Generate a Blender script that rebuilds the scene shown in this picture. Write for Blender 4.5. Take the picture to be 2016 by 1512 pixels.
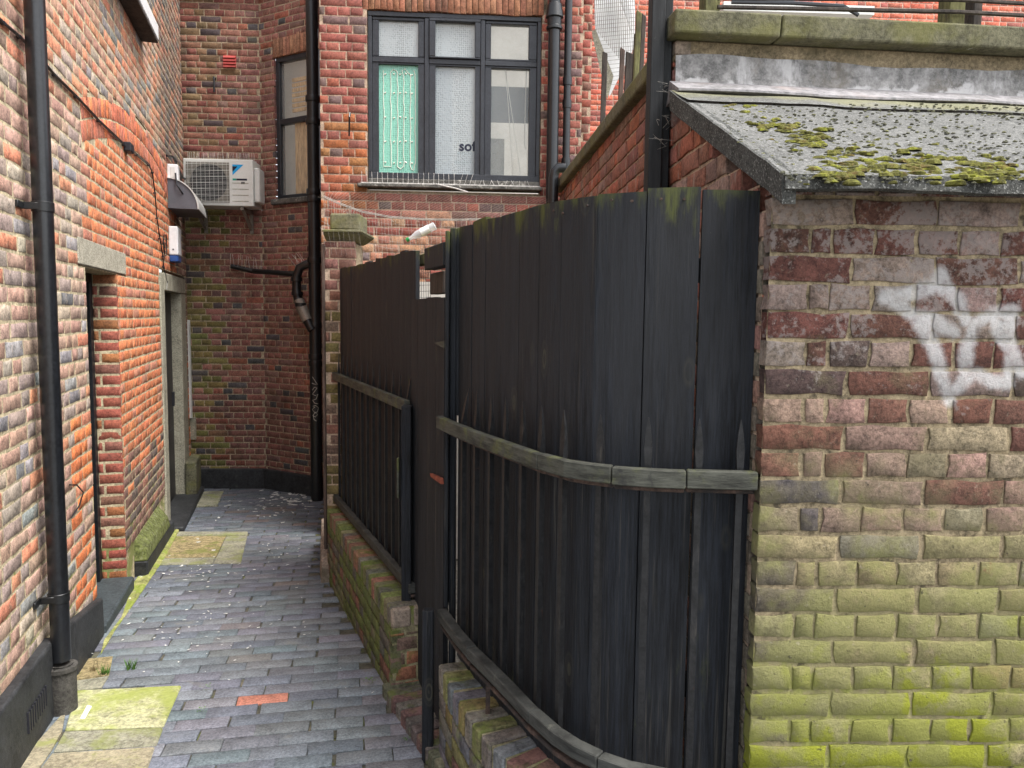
import bpy, bmesh, math, random
from mathutils import Vector, Matrix, noise
R = math.radians
random.seed(7)
for o in list(bpy.data.objects): bpy.data.objects.remove(o)
scn = bpy.context.scene
COL = scn.collection
# ------------------------------------------------------------------ camera, sky, sun, exposure
CZ = 1.85; FPX = 1515.0; PITCH = math.atan(.0884); ROLL = .012
cam = bpy.data.cameras.new('camera'); camo = bpy.data.objects.new('camera', cam); COL.objects.link(camo)
cam.sensor_width = 36; cam.lens = 36*FPX/2016; cam.clip_start = .05; cam.clip_end = 300
_R = Vector((1, 0, 0)); _U = Vector((0, math.sin(PITCH), math.cos(PITCH))); _F = Vector((0, math.cos(PITCH), -math.sin(PITCH)))
_r2 = _R*math.cos(ROLL) + _U*math.sin(ROLL); _u2 = _U*math.cos(ROLL) - _R*math.sin(ROLL)
camo.matrix_world = Matrix(((_r2.x, _u2.x, -_F.x, 0), (_r2.y, _u2.y, -_F.y, 0), (_r2.z, _u2.z, -_F.z, CZ), (0, 0, 0, 1)))
scn.camera = camo
world = bpy.data.worlds.new('World'); scn.world = world; world.use_nodes = True
wt = world.node_tree; bg = wt.nodes['Background']
sky = wt.nodes.new('ShaderNodeTexSky'); sky.sky_type = 'NISHITA'; sky.sun_disc = False
SUN_EL, SUN_AZ = R(62), R(118)
sky.sun_elevation = SUN_EL; sky.sun_rotation = SUN_AZ; sky.air_density = 1.0; sky.dust_density = 3.0; sky.ozone_density = .6
hs = wt.nodes.new('ShaderNodeHueSaturation'); hs.inputs['Saturation'].default_value = .28
wt.links.new(sky.outputs[0], hs.inputs['Color']); wt.links.new(hs.outputs[0], bg.inputs[0])
bg.inputs[1].default_value = .15
sl = bpy.data.lights.new('sun', 'SUN'); sl.energy = 1.5; sl.angle = R(25); sl.color = (1, .97, .92)
slo = bpy.data.objects.new('sun', sl); COL.objects.link(slo)
sd = Vector((math.sin(SUN_AZ)*math.cos(SUN_EL), math.cos(SUN_AZ)*math.cos(SUN_EL), math.sin(SUN_EL)))
slo.rotation_euler = sd.to_track_quat('Z', 'Y').to_euler(); slo.location = (0, 0, 12)
scn.view_settings.view_transform = 'Standard'; scn.view_settings.look = 'None'
scn.view_settings.gamma = 1; scn.view_settings.use_curve_mapping = False
scn.view_settings.exposure = 1.6

# ------------------------------------------------------------------ survey helpers (photograph rays onto real planes)
def ray(x, y):
    a = (x-1008)/FPX; b = (756-y)/FPX
    return _F + _r2*a + _u2*b
def unit(a, b):
    l = math.hypot(a, b); return (a/l, b/l)
def zg(Y): return -.047*(min(max(Y, -2), 7)-3.1)-.018*(min(max(Y, 7), 11)-7)
class Fr:                                   # an upright wall plane: s along it, z up, off = towards the viewer
    def __init__(f, ox, oy, dx, dy):
        f.o = (ox, oy); f.d = unit(dx, dy); f.n = (f.d[1], -f.d[0]); f.ang = math.atan2(f.d[1], f.d[0])
    def p(f, s, z, off=0.0): return Vector((f.o[0]+f.d[0]*s+f.n[0]*off, f.o[1]+f.d[1]*s+f.n[1]*off, z))
    def hit(f, x, y, off=0.0):
        r = ray(x, y); ox = f.o[0]+f.n[0]*off; oy = f.o[1]+f.n[1]*off; d = f.d
        det = d[0]*(-r.y)+r.x*d[1]
        s = (ox*r.y - r.x*oy)/det; t = (-d[0]*oy + d[1]*ox)/det
        return s, CZ+t*r.z
def ground(x, y, dz=0.0):
    r = ray(x, y); t = (.047*3.1-CZ+dz)/(r.z+.047*r.y)
    return Vector((t*r.x, t*r.y, CZ+t*r.z))
def at_y(x, y, Y):
    r = ray(x, y); return Vector((0, 0, CZ)) + r*(Y/r.y)
def to_px(P):
    q = P-Vector((0, 0, CZ)); w = q.dot(_F)
    if w < .05: return (-9999, -9999, w)
    return (1008+FPX*q.dot(_r2)/w, 756-FPX*q.dot(_u2)/w, w)

LW = Fr(-1.15, 0, -.2925, 1)                # left building
BW = Fr(-3.80, 8.95, .895, .05)             # back wall
SW = Fr(-2.905, 9.0, 1.708, -1)             # splayed wall with the narrow window
RN = Fr(-2.051, 8.5, .341, -1.57)            # short return
WW = Fr(-1.71, 6.93, 1, .07)                # wall with the wide window
RF = Fr(.673, 2.04, 1, .03)                 # right store, front
RS = Fr(.403, 6.95, .055, -1)               # right store, side
PW = Fr(.615, 3.07, 1, .10)                 # parapet over the store roof

# ------------------------------------------------------------------ node helpers
def rgb(*c): return (c[0], c[1], c[2], 1)
class NT:
    def __init__(s, name):
        s.m = bpy.data.materials.new(name); s.m.use_nodes = True; s.t = s.m.node_tree; s.t.nodes.clear()
        s.out = s.n('OutputMaterial'); s.b = s.n('BsdfPrincipled'); s.l(s.b.outputs[0], s.out.inputs[0])
        s.geo = s.n('NewGeometry'); s.pos = s.geo.outputs['Position']
    def n(s, t): return s.t.nodes.new('ShaderNode'+t)
    def l(s, a, b): s.t.links.new(a, b)
    def inp(s, sock, v):
        if isinstance(v, bpy.types.NodeSocket): s.l(v, sock)
        else: sock.default_value = v
    def math(s, op, a, b=0.0, c=None, clamp=False):
        n = s.n('Math'); n.operation = op; n.use_clamp = clamp; s.inp(n.inputs[0], a); s.inp(n.inputs[1], b)
        if c is not None: s.inp(n.inputs[2], c)
        return n.outputs[0]
    def vm(s, op, a, b=(0, 0, 0), sc=None):
        n = s.n('VectorMath'); n.operation = op; s.inp(n.inputs[0], a); s.inp(n.inputs[1], b)
        if sc is not None: s.inp(n.inputs['Scale'], sc)
        return n.outputs['Value'] if op in ('DOT_PRODUCT', 'LENGTH') else n.outputs[0]
    def noise(s, scale, detail=4, rough=.6, vec=None, stretch=None, dist=0.0):
        v = vec or s.pos
        if stretch: v = s.vm('MULTIPLY', v, stretch)
        n = s.n('TexNoise'); n.inputs['Scale'].default_value = scale; n.inputs['Detail'].default_value = detail
        n.inputs['Roughness'].default_value = rough; n.inputs['Distortion'].default_value = dist; s.l(v, n.inputs['Vector']); return n.outputs[0]
    def ramp(s, v, a, b, lo=0.0, hi=1.0, smooth=True):
        n = s.n('MapRange'); n.interpolation_type = 'SMOOTHSTEP' if smooth else 'LINEAR'; s.inp(n.inputs[0], v)
        n.inputs[1].default_value = a; n.inputs[2].default_value = b; n.inputs[3].default_value = lo; n.inputs[4].default_value = hi; return n.outputs[0]
    def mix(s, f, a, b, mode='MIX'):
        n = s.n('Mix'); n.data_type = 'RGBA'; n.blend_type = mode; s.inp(n.inputs[0], f); s.inp(n.inputs[6], a); s.inp(n.inputs[7], b); return n.outputs[2]
    def xyz(s, v=None):
        n = s.n('SeparateXYZ'); s.l(v or s.pos, n.inputs[0]); return n.outputs
    def bump(s, h, strength, dist=.01, normal=None):
        n = s.n('Bump'); n.inputs['Strength'].default_value = strength; n.inputs['Distance'].default_value = dist; s.l(h, n.inputs['Height'])
        if normal: s.l(normal, n.inputs['Normal'])
        return n.outputs[0]
def mat(name, base, rough=.85, var=.35, ns=9.0, fine=90.0, bump=.4, bd=.004, tint=False, layers=(), stretch=None, metal=0.0, spec=.3, strength_fine=None, extra=None):
    """base colour with two scales of grain, relief and stain layers.
    layer = (colour, noise scale, lo, hi, strength[, zlo, zhi[, stretch]])"""
    k = NT(name)
    if strength_fine is None: strength_fine = .34 if var >= .15 else .04
    if tint:
        oi = k.n('ObjectInfo'); at = k.n('Attribute'); at.attribute_name = 'tint'
        col = k.mix(1.0, oi.outputs['Color'], at.outputs['Color'], 'MULTIPLY'); col = k.mix(1.0, col, rgb(*base), 'MULTIPLY')
    else:
        q = k.n('RGB'); q.outputs[0].default_value = rgb(*base); col = q.outputs[0]
    n1 = k.noise(ns, 5, .6, stretch=stretch); n2 = k.noise(fine*.55, 6, .8, stretch=stretch)
    v = k.math('ADD', k.ramp(n1, .3, .7, 1-var, 1+var), k.ramp(n2, .32, .68, -strength_fine*1.3, strength_fine*1.3))
    col = k.vm('SCALE', col, sc=v)
    z = None
    for L in layers:
        c, sc, lo, hi, st = L[:5]
        nn = k.noise(sc, 6, .65, stretch=(L[7] if len(L) > 7 else None))
        if len(L) > 6 and L[5] is not None:
            z = z or k.xyz()[2]
            nn = k.math('ADD', k.math('MULTIPLY_ADD', nn, 3.0, -1.0), k.ramp(z, L[5], L[6], -.5, .5, False))
        m = k.ramp(nn, lo, hi, 0, st)
        col = k.mix(m, col, rgb(*c))
    if extra: col = extra(k, col)
    k.l(col, k.b.inputs['Base Color'])
    k.b.inputs['Roughness'].default_value = rough; k.b.inputs['Metallic'].default_value = metal; k.b.inputs['Specular IOR Level'].default_value = spec
    if bump:
        h = k.math('ADD', k.math('MULTIPLY', n1, .6), n2)
        k.l(k.bump(h, bump, bd), k.b.inputs['Normal'])
    return k.m

# ------------------------------------------------------------------ mesh helpers
OFF = {}
def thing(name, label, cat, loc=(0, 0, 0), group=None):
    o = bpy.data.objects.new(name, None); COL.objects.link(o); o.location = loc; o.empty_display_size = .1
    o['label'] = label; o['category'] = cat
    if group: o['group'] = group
    OFF[o.name] = Vector(loc); return o
def tag(o, label, cat, group=None):
    o['label'] = label; o['category'] = cat
    if group: o['group'] = group
    return o
class MB:
    def __init__(s): s.v = []; s.f = []; s.sm = []
    def add(s, vs, fs, smooth=False):
        b = len(s.v); s.v += [tuple(v) for v in vs]; s.f += [tuple(b+i for i in f) for f in fs]; s.sm += [smooth]*len(fs); return s
    def hexa(s, v):                         # v: 4 bottom + 4 top
        return s.add(v, [(0, 3, 2, 1), (4, 5, 6, 7), (0, 1, 5, 4), (1, 2, 6, 5), (2, 3, 7, 6), (3, 0, 4, 7)])
    def fbox(s, fr, s0, s1, z0, z1, o0, o1):  # box on a wall frame; o0 inner, o1 outer
        return s.hexa([fr.p(s0, z0, o1), fr.p(s1, z0, o1), fr.p(s1, z0, o0), fr.p(s0, z0, o0), fr.p(s0, z1, o1), fr.p(s1, z1, o1), fr.p(s1, z1, o0), fr.p(s0, z1, o0)])
    def box(s, x0, x1, y0, y1, z0, z1):
        return s.hexa([(x0, y0, z0), (x1, y0, z0), (x1, y1, z0), (x0, y1, z0), (x0, y0, z1), (x1, y0, z1), (x1, y1, z1), (x0, y1, z1)])
    def prism(s, pts, z0f, z1f):            # polygon pts (x,y) ccw with z functions
        n = len(pts); b = [(p[0], p[1], z0f(p)) for p in pts] + [(p[0], p[1], z1f(p)) for p in pts]
        return s.add(b, [tuple(range(n-1, -1, -1)), tuple(range(n, 2*n))] + [(i, (i+1) % n, n+(i+1) % n, n+i) for i in range(n)])
    def tube(s, pts, rad, seg=12, caps=True):
        pts = [Vector(p) for p in pts]; n = len(pts); rads = rad if isinstance(rad, (list, tuple)) else [rad]*n; prev_t = Vector((0, 0, 1))
        vs = []; prev = None
        for i, p in enumerate(pts):
            t = (pts[min(i+1, n-1)]-pts[max(i-1, 0)])
            if t.length < 1e-9: t = prev_t.copy()
            t.normalize(); prev_t = t.copy()
            if prev is None:
                a = Vector((1, 0, 0)) if abs(t.x) < .9 else Vector((0, 1, 0)); u = t.cross(a).normalized()
            else:
                u = (prev - t*prev.dot(t)).normalized()
            prev = u; w = t.cross(u)
            for j in range(seg):
                q = 2*math.pi*j/seg; vs.append(p+(u*math.cos(q)+w*math.sin(q))*rads[i])
        fs = [(i*seg+j, i*seg+(j+1) % seg, (i+1)*seg+(j+1) % seg, (i+1)*seg+j) for i in range(n-1) for j in range(seg)]
        s.add(vs, fs, True)
        if caps:
            b = len(s.v)-len(vs); s.f += [tuple(b+j for j in range(seg-1, -1, -1)), tuple(b+(n-1)*seg+j for j in range(seg))]; s.sm += [False, False]
        return s
    def lathe(s, c, prof, seg=24):          # prof: (r, z) list around vertical axis at c
        return s.tube([(c[0], c[1], c[2]+z) for r, z in prof], [r for r, z in prof], seg)
    def quad(s, a, b, c, d): return s.add([a, b, c, d], [(0, 1, 2, 3)])
    def build(s, name, m, parent=None, bevel=0.0, kind=None, seg=1, jitter=0.0):
        off = OFF[parent.name] if parent else Vector((0, 0, 0))
        if not parent:
            xs = [v[0] for v in s.v]; ys = [v[1] for v in s.v]; zs = [v[2] for v in s.v]
            off = Vector(((min(xs)+max(xs))/2, (min(ys)+max(ys))/2, min(zs)))
        me = bpy.data.meshes.new(name); me.from_pydata([tuple(Vector(v)-off) for v in s.v], [], s.f)
        me.polygons.foreach_set('use_smooth', s.sm)
        if bevel:
            bm = bmesh.new(); bm.from_mesh(me)
            ed = [e for e in bm.edges if len(e.link_faces) == 2 and e.calc_face_angle(0) > R(30)]
            bmesh.ops.bevel(bm, geom=ed, offset=bevel, segments=seg, affect='EDGES', profile=.5, clamp_overlap=True); bm.to_mesh(me); bm.free()
        me.materials.append(m); me.update(); me.validate()
        if any(s.sm): me.set_sharp_from_angle(angle=R(38))
        o = bpy.data.objects.new(name, me); COL.objects.link(o)
        if parent: o.parent = parent
        else: o.location = off
        OFF[o.name] = off
        if kind: o['kind'] = kind
        return o
def text_mesh(name, body, size, m, parent, mw, extrude=.001, kind=None):
    cu = bpy.data.curves.new(name, 'FONT'); cu.body = body; cu.size = size; cu.extrude = extrude; cu.offset = size*.025; cu.resolution_u = 3
    t = bpy.data.objects.new(name+'_c', cu); COL.objects.link(t); bpy.context.view_layer.update()
    me = bpy.data.meshes.new_from_object(t.evaluated_get(bpy.context.evaluated_depsgraph_get())); bpy.data.objects.remove(t)
    me.transform(Matrix.Translation(-OFF[parent.name]) @ mw); me.materials.clear(); me.materials.append(m)
    o = bpy.data.objects.new(name, me); COL.objects.link(o); o.parent = parent; OFF[o.name] = OFF[parent.name]; return o
def frame_mat(fr, s, z, off):
    M = Matrix(((fr.d[0], 0, fr.n[0], 0), (fr.d[1], 0, fr.n[1], 0), (0, 1, 0, 0), (0, 0, 0, 1))); M.translation = fr.p(s, z, off); return M

# ------------------------------------------------------------------ bricks: a pool of worn blocks, one object each for the nearest, the rest joined
def brick_data(L, H, D, rs, wear=.0025, b=.004):
    rn = random.Random(rs)
    def j(a=1): return rn.uniform(-wear, wear)*a
    nx = 3 if L > .15 else 2
    per = [(-L/2+L*i/nx, -H/2) for i in range(nx)] + [(L/2, -H/2)] + [(L/2, 0)] + [(L/2-L*i/nx, H/2) for i in range(nx)] + [(-L/2, H/2)] + [(-L/2, 0)]
    # per is ccw seen from the front (-y)
    n = len(per); vs = []
    off = [(j(), j()) for _ in per]
    for (x, z), (jx, jz) in zip(per, off):
        bx = b*(.7+rn.uniform(-.3, .6)); vs.append((x*(1-bx*2/L)+jx, rn.uniform(-.0004, .0006), z*(1-bx*2/H)+jz))
    for (x, z), (jx, jz) in zip(per, off): vs.append((x+jx, b*rn.uniform(.6, 1.0), z+jz))
    for (x, z), (jx, jz) in zip(per, off): vs.append((x+jx, D, z+jz))
    vs.append((rn.uniform(-.15, .15)*L, -rn.uniform(-.0008, .0010), rn.uniform(-.1, .1)*H))
    fs = [(i, (i+1) % n, 3*n) for i in range(n)] + [(n+i, n+(i+1) % n, (i+1) % n, i) for i in range(n)] + [(2*n+i, 2*n+(i+1) % n, n+(i+1) % n, n+i) for i in range(n)]
    sm = [True]*n + [False]*(2*n)
    return vs, fs, sm
POOL = {}
def pool(kind, L, H, D, wear, b):
    key = (kind, L, H, D, wear, b)
    if key not in POOL:
        out = []
        for i in range(10):
            vs, fs, sm = brick_data(L, H, D, hash((round(L*1000), round(H*1000), i)) & 0xffff, wear, b)
            out.append([vs, fs, sm, None])
        POOL[key] = out
    return POOL[key]
def pool_mesh(ent, name, m):
    if ent[3] is None or ent[3].get(m.name) is None:
        me = bpy.data.meshes.new(name); me.from_pydata(ent[0], [], ent[1]); me.polygons.foreach_set('use_smooth', ent[2])
        a = me.color_attributes.new('tint', 'FLOAT_COLOR', 'POINT')
        a.data.foreach_set('color', [1.0]*(4*len(ent[0]))); me.materials.append(m); me.update()
        ent[3] = ent[3] or {}; ent[3][m.name] = me
    return ent[3][m.name]
def emit(B, parent, m, name='brick', nobj=300, hide=None, rest='brickwork', wear=.0025, b=.0022, D=.05, LH=(.215, .065, .1025)):
    """B: list of (location, Euler angles, length, height, tint)"""
    L0, H0, HL = LH
    def score(q):
        x, y, w = to_px(q[0])
        if w < .1 or x < -30 or x > 2046 or y < -30 or y > 1540: return 0
        if hide and hide(x, y): return 0
        return q[2]*q[3]/(w*w)
    B = sorted(B, key=score, reverse=True)
    off = OFF[parent.name]
    for q in B[:nobj]:
        P = pool('s', L0, H0, D, wear, b) if q[2] > .16 else pool('h', HL, H0, D, wear, b)
        me = pool_mesh(random.choice(P), name, m)
        o = bpy.data.objects.new(name, me); COL.objects.link(o); o.parent = parent
        o.location = q[0]-off; o.rotation_euler = q[1]; o.scale = (q[2]/(L0 if q[2] > .16 else HL), 1, q[3]/H0); o.color = rgb(*q[4])
    vs = []; fs = []; sm = []; cs = []
    for q in B[nobj:]:
        P = pool('s', L0, H0, D, wear, b) if q[2] > .16 else pool('h', HL, H0, D, wear, b)
        e = random.choice(P); sx = q[2]/(L0 if q[2] > .16 else HL); sz = q[3]/H0
        M = Matrix.Translation(q[0]-off) @ q[1].to_matrix().to_4x4()
        base = len(vs)
        for v in e[0]: vs.append(tuple(M @ Vector((v[0]*sx, v[1], v[2]*sz)))); cs += [q[4][0], q[4][1], q[4][2], 1.0]
        fs += [tuple(base+i for i in f) for f in e[1]]; sm += e[2]
    if vs:
        me = bpy.data.meshes.new(rest); me.from_pydata(vs, [], fs); me.polygons.foreach_set('use_smooth', sm)
        a = me.color_attributes.new('tint', 'FLOAT_COLOR', 'POINT'); a.data.foreach_set('color', cs); me.materials.append(m); me.update()
        o = bpy.data.objects.new(rest, me); COL.objects.link(o); o.parent = parent; o['kind'] = 'stuff'
from mathutils import Euler
def courses(fr, zb, zt, gauge, spans, bond, tint, quoin=False, jt=.010, jit=.0015, L=.215, HD=.1025, seed=1, parity=0, wob=0.0):
    rn = random.Random(seed); out = []; k = 0; z = zb; mort = []
    while z < zt-.01:
        z1 = min(z+gauge, zt); h = z1-z-jt; zm = (z+z1)/2
        for (a, b_) in spans(z, z1):
            if b_-a < .02: continue
            mort.append((a, b_, z, z1))
            par = (k+parity) % 2
            s = -2.0 + (.056 if par else 0) + (rn.uniform(-.01, .01))
            if bond == 'flemish': s += par*.168
            i = 0
            if quoin: s = a
            while s < b_:
                if bond == 'english': l = (.048 if (quoin and par and i == 1) else HD) if par else L
                elif bond == 'flemish': l = L if i % 2 == 0 else HD
                elif bond == 'mixed': l = L if rn.random() < (.45 if par else .7) else HD
                elif bond == 'header': l = HD
                else: l = L
                i += 1
                e0 = max(s, a); e1 = min(s+l, b_)
                if e1-e0 > .028:
                    sc = (e0+e1)/2
                    kk = 'h' if l < .15 else 's'
                    out.append((fr.p(sc, zm-0+wob*math.sin(sc*1.3+k)*.5+jt*.0, rn.uniform(0, jit)), Euler((rn.uniform(-.006, .006), rn.uniform(-.008, .008), fr.ang+rn.uniform(-.006, .006))), (e1-e0)*rn.uniform(.985, 1.01), h*rn.uniform(.96, 1.03), tint(sc, zm, kk, rn)))
                s += l+jt*rn.uniform(.7, 1.3)
        z = z1; k += 1
    return out, mort
def mortar(fr, mort, parent, m, off=-.003, back=.0, extra=None):
    mb = MB(); rows = {}
    for a, b_, z0, z1 in mort:
        n = max(1, int((b_-a)/.12))
        for i in range(n):
            mb.quad(fr.p(a+(b_-a)*i/n, z0, off), fr.p(a+(b_-a)*(i+1)/n, z0, off), fr.p(a+(b_-a)*(i+1)/n, z1, off), fr.p(a+(b_-a)*i/n, z1, off))
    if extra: extra(mb)
    return mb.build('mortar', m, parent)
def pick(rn, pal):
    t = rn.random()*sum(w for w, c in pal)
    for w, c in pal:
        t -= w
        if t <= 0: break
    v = rn.uniform(.86, 1.15); return (c[0]*v*rn.uniform(.94, 1.06), c[1]*v*rn.uniform(.94, 1.06), c[2]*v)

# ------------------------------------------------------------------ materials
W1 = (1, 1, 1)
GREEN = (.16, .20, .02)
m_brl = mat('brick_left', W1, .9, .34, 20, 170, .6, .003, True, layers=[((.50, .38, .28), 26, .56, .68, .45), ((.16, .12, .10), 1.6, .50, .72, .45, None, None, (1, 1, .4)), ((.07, .06, .05), 40, .62, .72, .6), ((.16, .19, .03), 6, .72, 1.0, .6, 1.0, -.5)])
m_mol = mat('mortar_left', (.50, .42, .27), .95, .3, 16, 120, .9, .006, layers=[((.16, .15, .12), 5, .5, .7, .55), ((.17, .20, .04), 6, .55, .8, .8, 1.0, -.3)])
m_brb = mat('brick_back', W1, .85, .28, 12, 120, .5, .004, True, layers=[((.045, .036, .034), 2.2, .55, .75, .5), ((.14, .13, .04), 2.6, .58, .76, .3), ((.35, .30, .26), 30, .66, .76, .45)])
m_mob = mat('mortar_back', (.36, .29, .20), .95, .3, 10, 120, .8, .005, layers=[((.09, .075, .06), 2.2, .52, .72, .7)])
m_brw = mat('brick_window_wall', W1, .82, .22, 12, 120, .5, .004, True, layers=[((.42, .36, .33), 26, .66, .76, .4), ((.05, .04, .035), 4, .60, .75, .5)])
m_mow = mat('mortar_window_wall', (.40, .30, .22), .95, .25, 12, 120, .8, .005)

# spray paint on the store: soft strokes measured from points on the wall plane
STROKES = [[(1745, 585), (1800, 578), (1838, 562), (1862, 566), (1885, 590), (1902, 632)], [(1762, 596), (1800, 622), (1832, 668), (1850, 728), (1868, 785)], [(1800, 618), (1840, 634), (1880, 655)],
           [(1992, 615), (1950, 620), (1915, 640), (1902, 690), (1905, 745), (1880, 765)], [(1985, 618), (1990, 690), (1985, 752), (1950, 752), (1925, 735)], [(1955, 625), (1990, 690), (2010, 735)], [(1853, 545), (1856, 570)]]
def graffiti(k, col):
    segs = []
    for st in STROKES:
        pts = [RF.p(*RF.hit(x, y)) for x, y in st]
        segs += list(zip(pts[:-1], pts[1:]))
    pos = k.vm('MULTIPLY', k.vm('ADD', k.pos, k.vm('SCALE', k.n('TexNoise').outputs[1], sc=0.0)), (1, 0, 1))
    dmin = None
    for a, b in segs:
        a = Vector((a.x, 0, a.z)); b = Vector((b.x, 0, b.z)); ba = b-a
        pa = k.vm('SUBTRACT', pos, tuple(a)); t = k.math('MULTIPLY', k.vm('DOT_PRODUCT', pa, tuple(ba)), 1/ba.dot(ba), clamp=True)
        q = k.n('VectorMath'); q.operation = 'SCALE'; q.inputs[0].default_value = tuple(ba); k.l(t, q.inputs['Scale'])
        d = k.vm('LENGTH', k.vm('SUBTRACT', pa, q.outputs[0]))
        dmin = d if dmin is None else k.math('MINIMUM', dmin, d)
    n = k.noise(70, 5, .7); d = k.math('ADD', dmin, k.ramp(n, .3, .7, -.003, .003)); d = k.math('ADD', d, k.ramp(k.noise(11, 2), .3, .7, -.005, .005))
    m = k.math('MULTIPLY', k.ramp(d, .008, .029, .66, 0), k.ramp(k.noise(26, 5, .7), .35, .55, .65, 1.0))
    return k.mix(m, col, rgb(.62, .62, .62))
def efflor(k, col):
    z = k.xyz()[2]
    n = k.math('ADD', k.noise(7, 5, .6), k.noise(60, 4, .7)); n = k.math('ADD', n, k.ramp(z, 1.35, 1.95, -.3, .1, False))
    col = k.mix(k.ramp(n, 1.03, 1.2, 0, .6), col, rgb(.33, .29, .27))
    return graffiti(k, col)
ALG = [((.18, .155, .085), 4, .42, .85, .5, 1.9, 1.1), ((.235, .235, .080), 4, .40, .85, .65, 1.60, .85), ((.215, .225, .045), 4, .50, .85, .75, 1.20, .60), ((.235, .255, .016), 6, .58, .88, .85, 1.06, .50), ((.21, .16, .13), 4.5, .80, .92, .6, .9, .2), ((.12, .11, .05), 12, .60, .72, .4, None, None, (1, 1, .5)), ((.36, .32, .24), 55, .60, .70, .35), ((.03, .026, .02), 60, .63, .71, .8), ((.20, .06, .04), 5, .66, .72, .55)]
ALM = [((.27, .25, .12), 4, .42, .85, .6, 1.6, .8), ((.27, .29, .06), 5, .50, .85, .75, 1.2, .5), ((.06, .05, .035), 18, .56, .66, .8)]
m_brr = mat('brick_store', W1, .9, .32, 20, 150, 1.0, .010, True, layers=ALG, extra=efflor)
m_mor = mat('mortar_store', (.30, .24, .15), .95, .3, 14, 110, 1.0, .008, layers=ALM, extra=graffiti)
m_brs = mat('brick_store_side', W1, .88, .28, 12, 130, .5, .004, True, layers=[((.38, .33, .28), 18, .53, .70, .6, None, None, (1, 1, .3)), ((.06, .05, .045), 7, .62, .75, .5)])
m_dwf = mat('brick_dwarf', W1, .92, .3, 12, 110, .8, .006, True, layers=[((.11, .14, .025), 7, .50, .66, .75), ((.03, .028, .022), 15, .58, .7, .6)])
m_mdw = mat('mortar_dwarf', (.26, .23, .14), .95, .35, 14, 90, 1, .008, layers=[((.13, .16, .03), 8, .48, .65, .8)])
m_pav = mat('paver', W1, .78, .16, 12, 160, .4, .003, True, spec=.35, layers=[((.15, .15, .145), 2.5, .50, .75, .5), ((.17, .16, .135), 6, .58, .72, .5), ((.40, .39, .35), 60, .72, .77, .6)])
m_bed = mat('paving_bed', (.085, .08, .06), .95, .4, 10, 80, 1, .01, layers=[((.13, .15, .03), 7, .56, .64, .8), ((.30, .26, .18), 4, .6, .7, .6)])
m_slab = mat('slab_mossy', (.38, .37, .22), .9, .25, 9, 90, .8, .006, layers=[((.27, .31, .06), 4, .42, .60, .8), ((.17, .20, .04), 9, .56, .70, .6), ((.16, .15, .10), 30, .58, .70, .6)])
m_slb2 = mat('slab_grey', (.24, .23, .17), .9, .25, 6, 100, .8, .006, layers=[((.21, .23, .07), 5, .48, .66, .75), ((.08, .075, .06), 26, .60, .70, .6)])
m_slb3 = mat('slab_buff', (.27, .235, .16), .9, .25, 4, 100, .8, .006, layers=[((.19, .18, .12), 8, .5, .7, .6), ((.25, .27, .07), 5, .52, .66, .75), ((.10, .09, .07), 22, .60, .70, .6)])
m_grav = mat('gravel_fill', (.34, .27, .14), .95, .4, 30, 160, 1.2, .012, layers=[((.20, .22, .05), 5, .5, .62, .8)])
m_chan = mat('moss_channel', (.27, .27, .10), .95, .35, 10, 90, 1, .008, layers=[((.20, .26, .03), 7, .45, .6, .8), ((.35, .30, .2), 14, .58, .7, .7)])
m_blk = mat('black_render', (.027, .028, .030), .62, .3, 6, 70, .5, .005, layers=[((.10, .10, .085), 9, .60, .74, .45)])
m_step = mat('step_paint', (.045, .055, .06), .6, .2, 6, 90, .3, .003, layers=[((.16, .15, .12), 12, .62, .74, .6)])
m_pipe = mat('black_pipe', (.010, .011, .013), .28, .15, 8, 120, .05, .001, spec=.5)
m_iron = mat('cast_iron_paint', (.008, .009, .010), .38, .3, 14, 90, .25, .002, spec=.5, layers=[((.20, .20, .19), 28, .70, .78, .5)])
m_conc = mat('gully_collar', (.06, .056, .05), .85, .3, 12, 120, .7, .005, layers=[((.13, .13, .08), 8, .6, .75, .5)])
m_lint = mat('lintel_stone', (.40, .37, .29), .95, .18, 20, 220, 1.1, .006, strength_fine=.5)
m_jamb = mat('concrete_jamb', (.32, .30, .23), .9, .18, 8, 130, .5, .004, layers=[((.10, .10, .07), 5, .56, .72, .7)])
m_moss = mat('thick_moss', (.19, .215, .07), 1.0, .4, 22, 130, 1.3, .02, layers=[((.36, .37, .22), 24, .52, .66, .8), ((.10, .09, .06), 14, .58, .7, .7)])
m_door = mat('grey_door', (.040, .038, .037), .55, .25, 5, 60, .25, .003, layers=[((.12, .12, .12), 30, .66, .74, .5)])
m_bdoor = mat('black_door', (.008, .009, .011), .5, .3, 8, 60, .2, .003, layers=[((.2, .2, .19), 34, .72, .78, .5)])
GR = (1, 1, .045)
def knots(k, col):
    v = k.n('TexVoronoi'); v.inputs['Scale'].default_value = 1.0; v.inputs['Randomness'].default_value = 1; k.l(k.vm('MULTIPLY', k.pos, (6.5, 6.5, 2.6)), v.inputs['Vector'])
    d = v.outputs['Distance']; ring = k.math('SINE', k.math('MULTIPLY', d, 90.0))
    col = k.mix(k.math('MULTIPLY', k.ramp(d, .10, .19, 1, 0), k.ramp(ring, -.2, .8, .15, .75)), col, rgb(.050, .048, .036))
    z = k.xyz()[2]; n = k.noise(38, 5, .7, stretch=(1, 1, .02)); low = k.math('MULTIPLY', k.ramp(z, 1.42, 1.30, 0, 1), k.ramp(n, .58, .68, 0, .55))
    return k.mix(low, col, rgb(.085, .078, .066))
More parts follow.
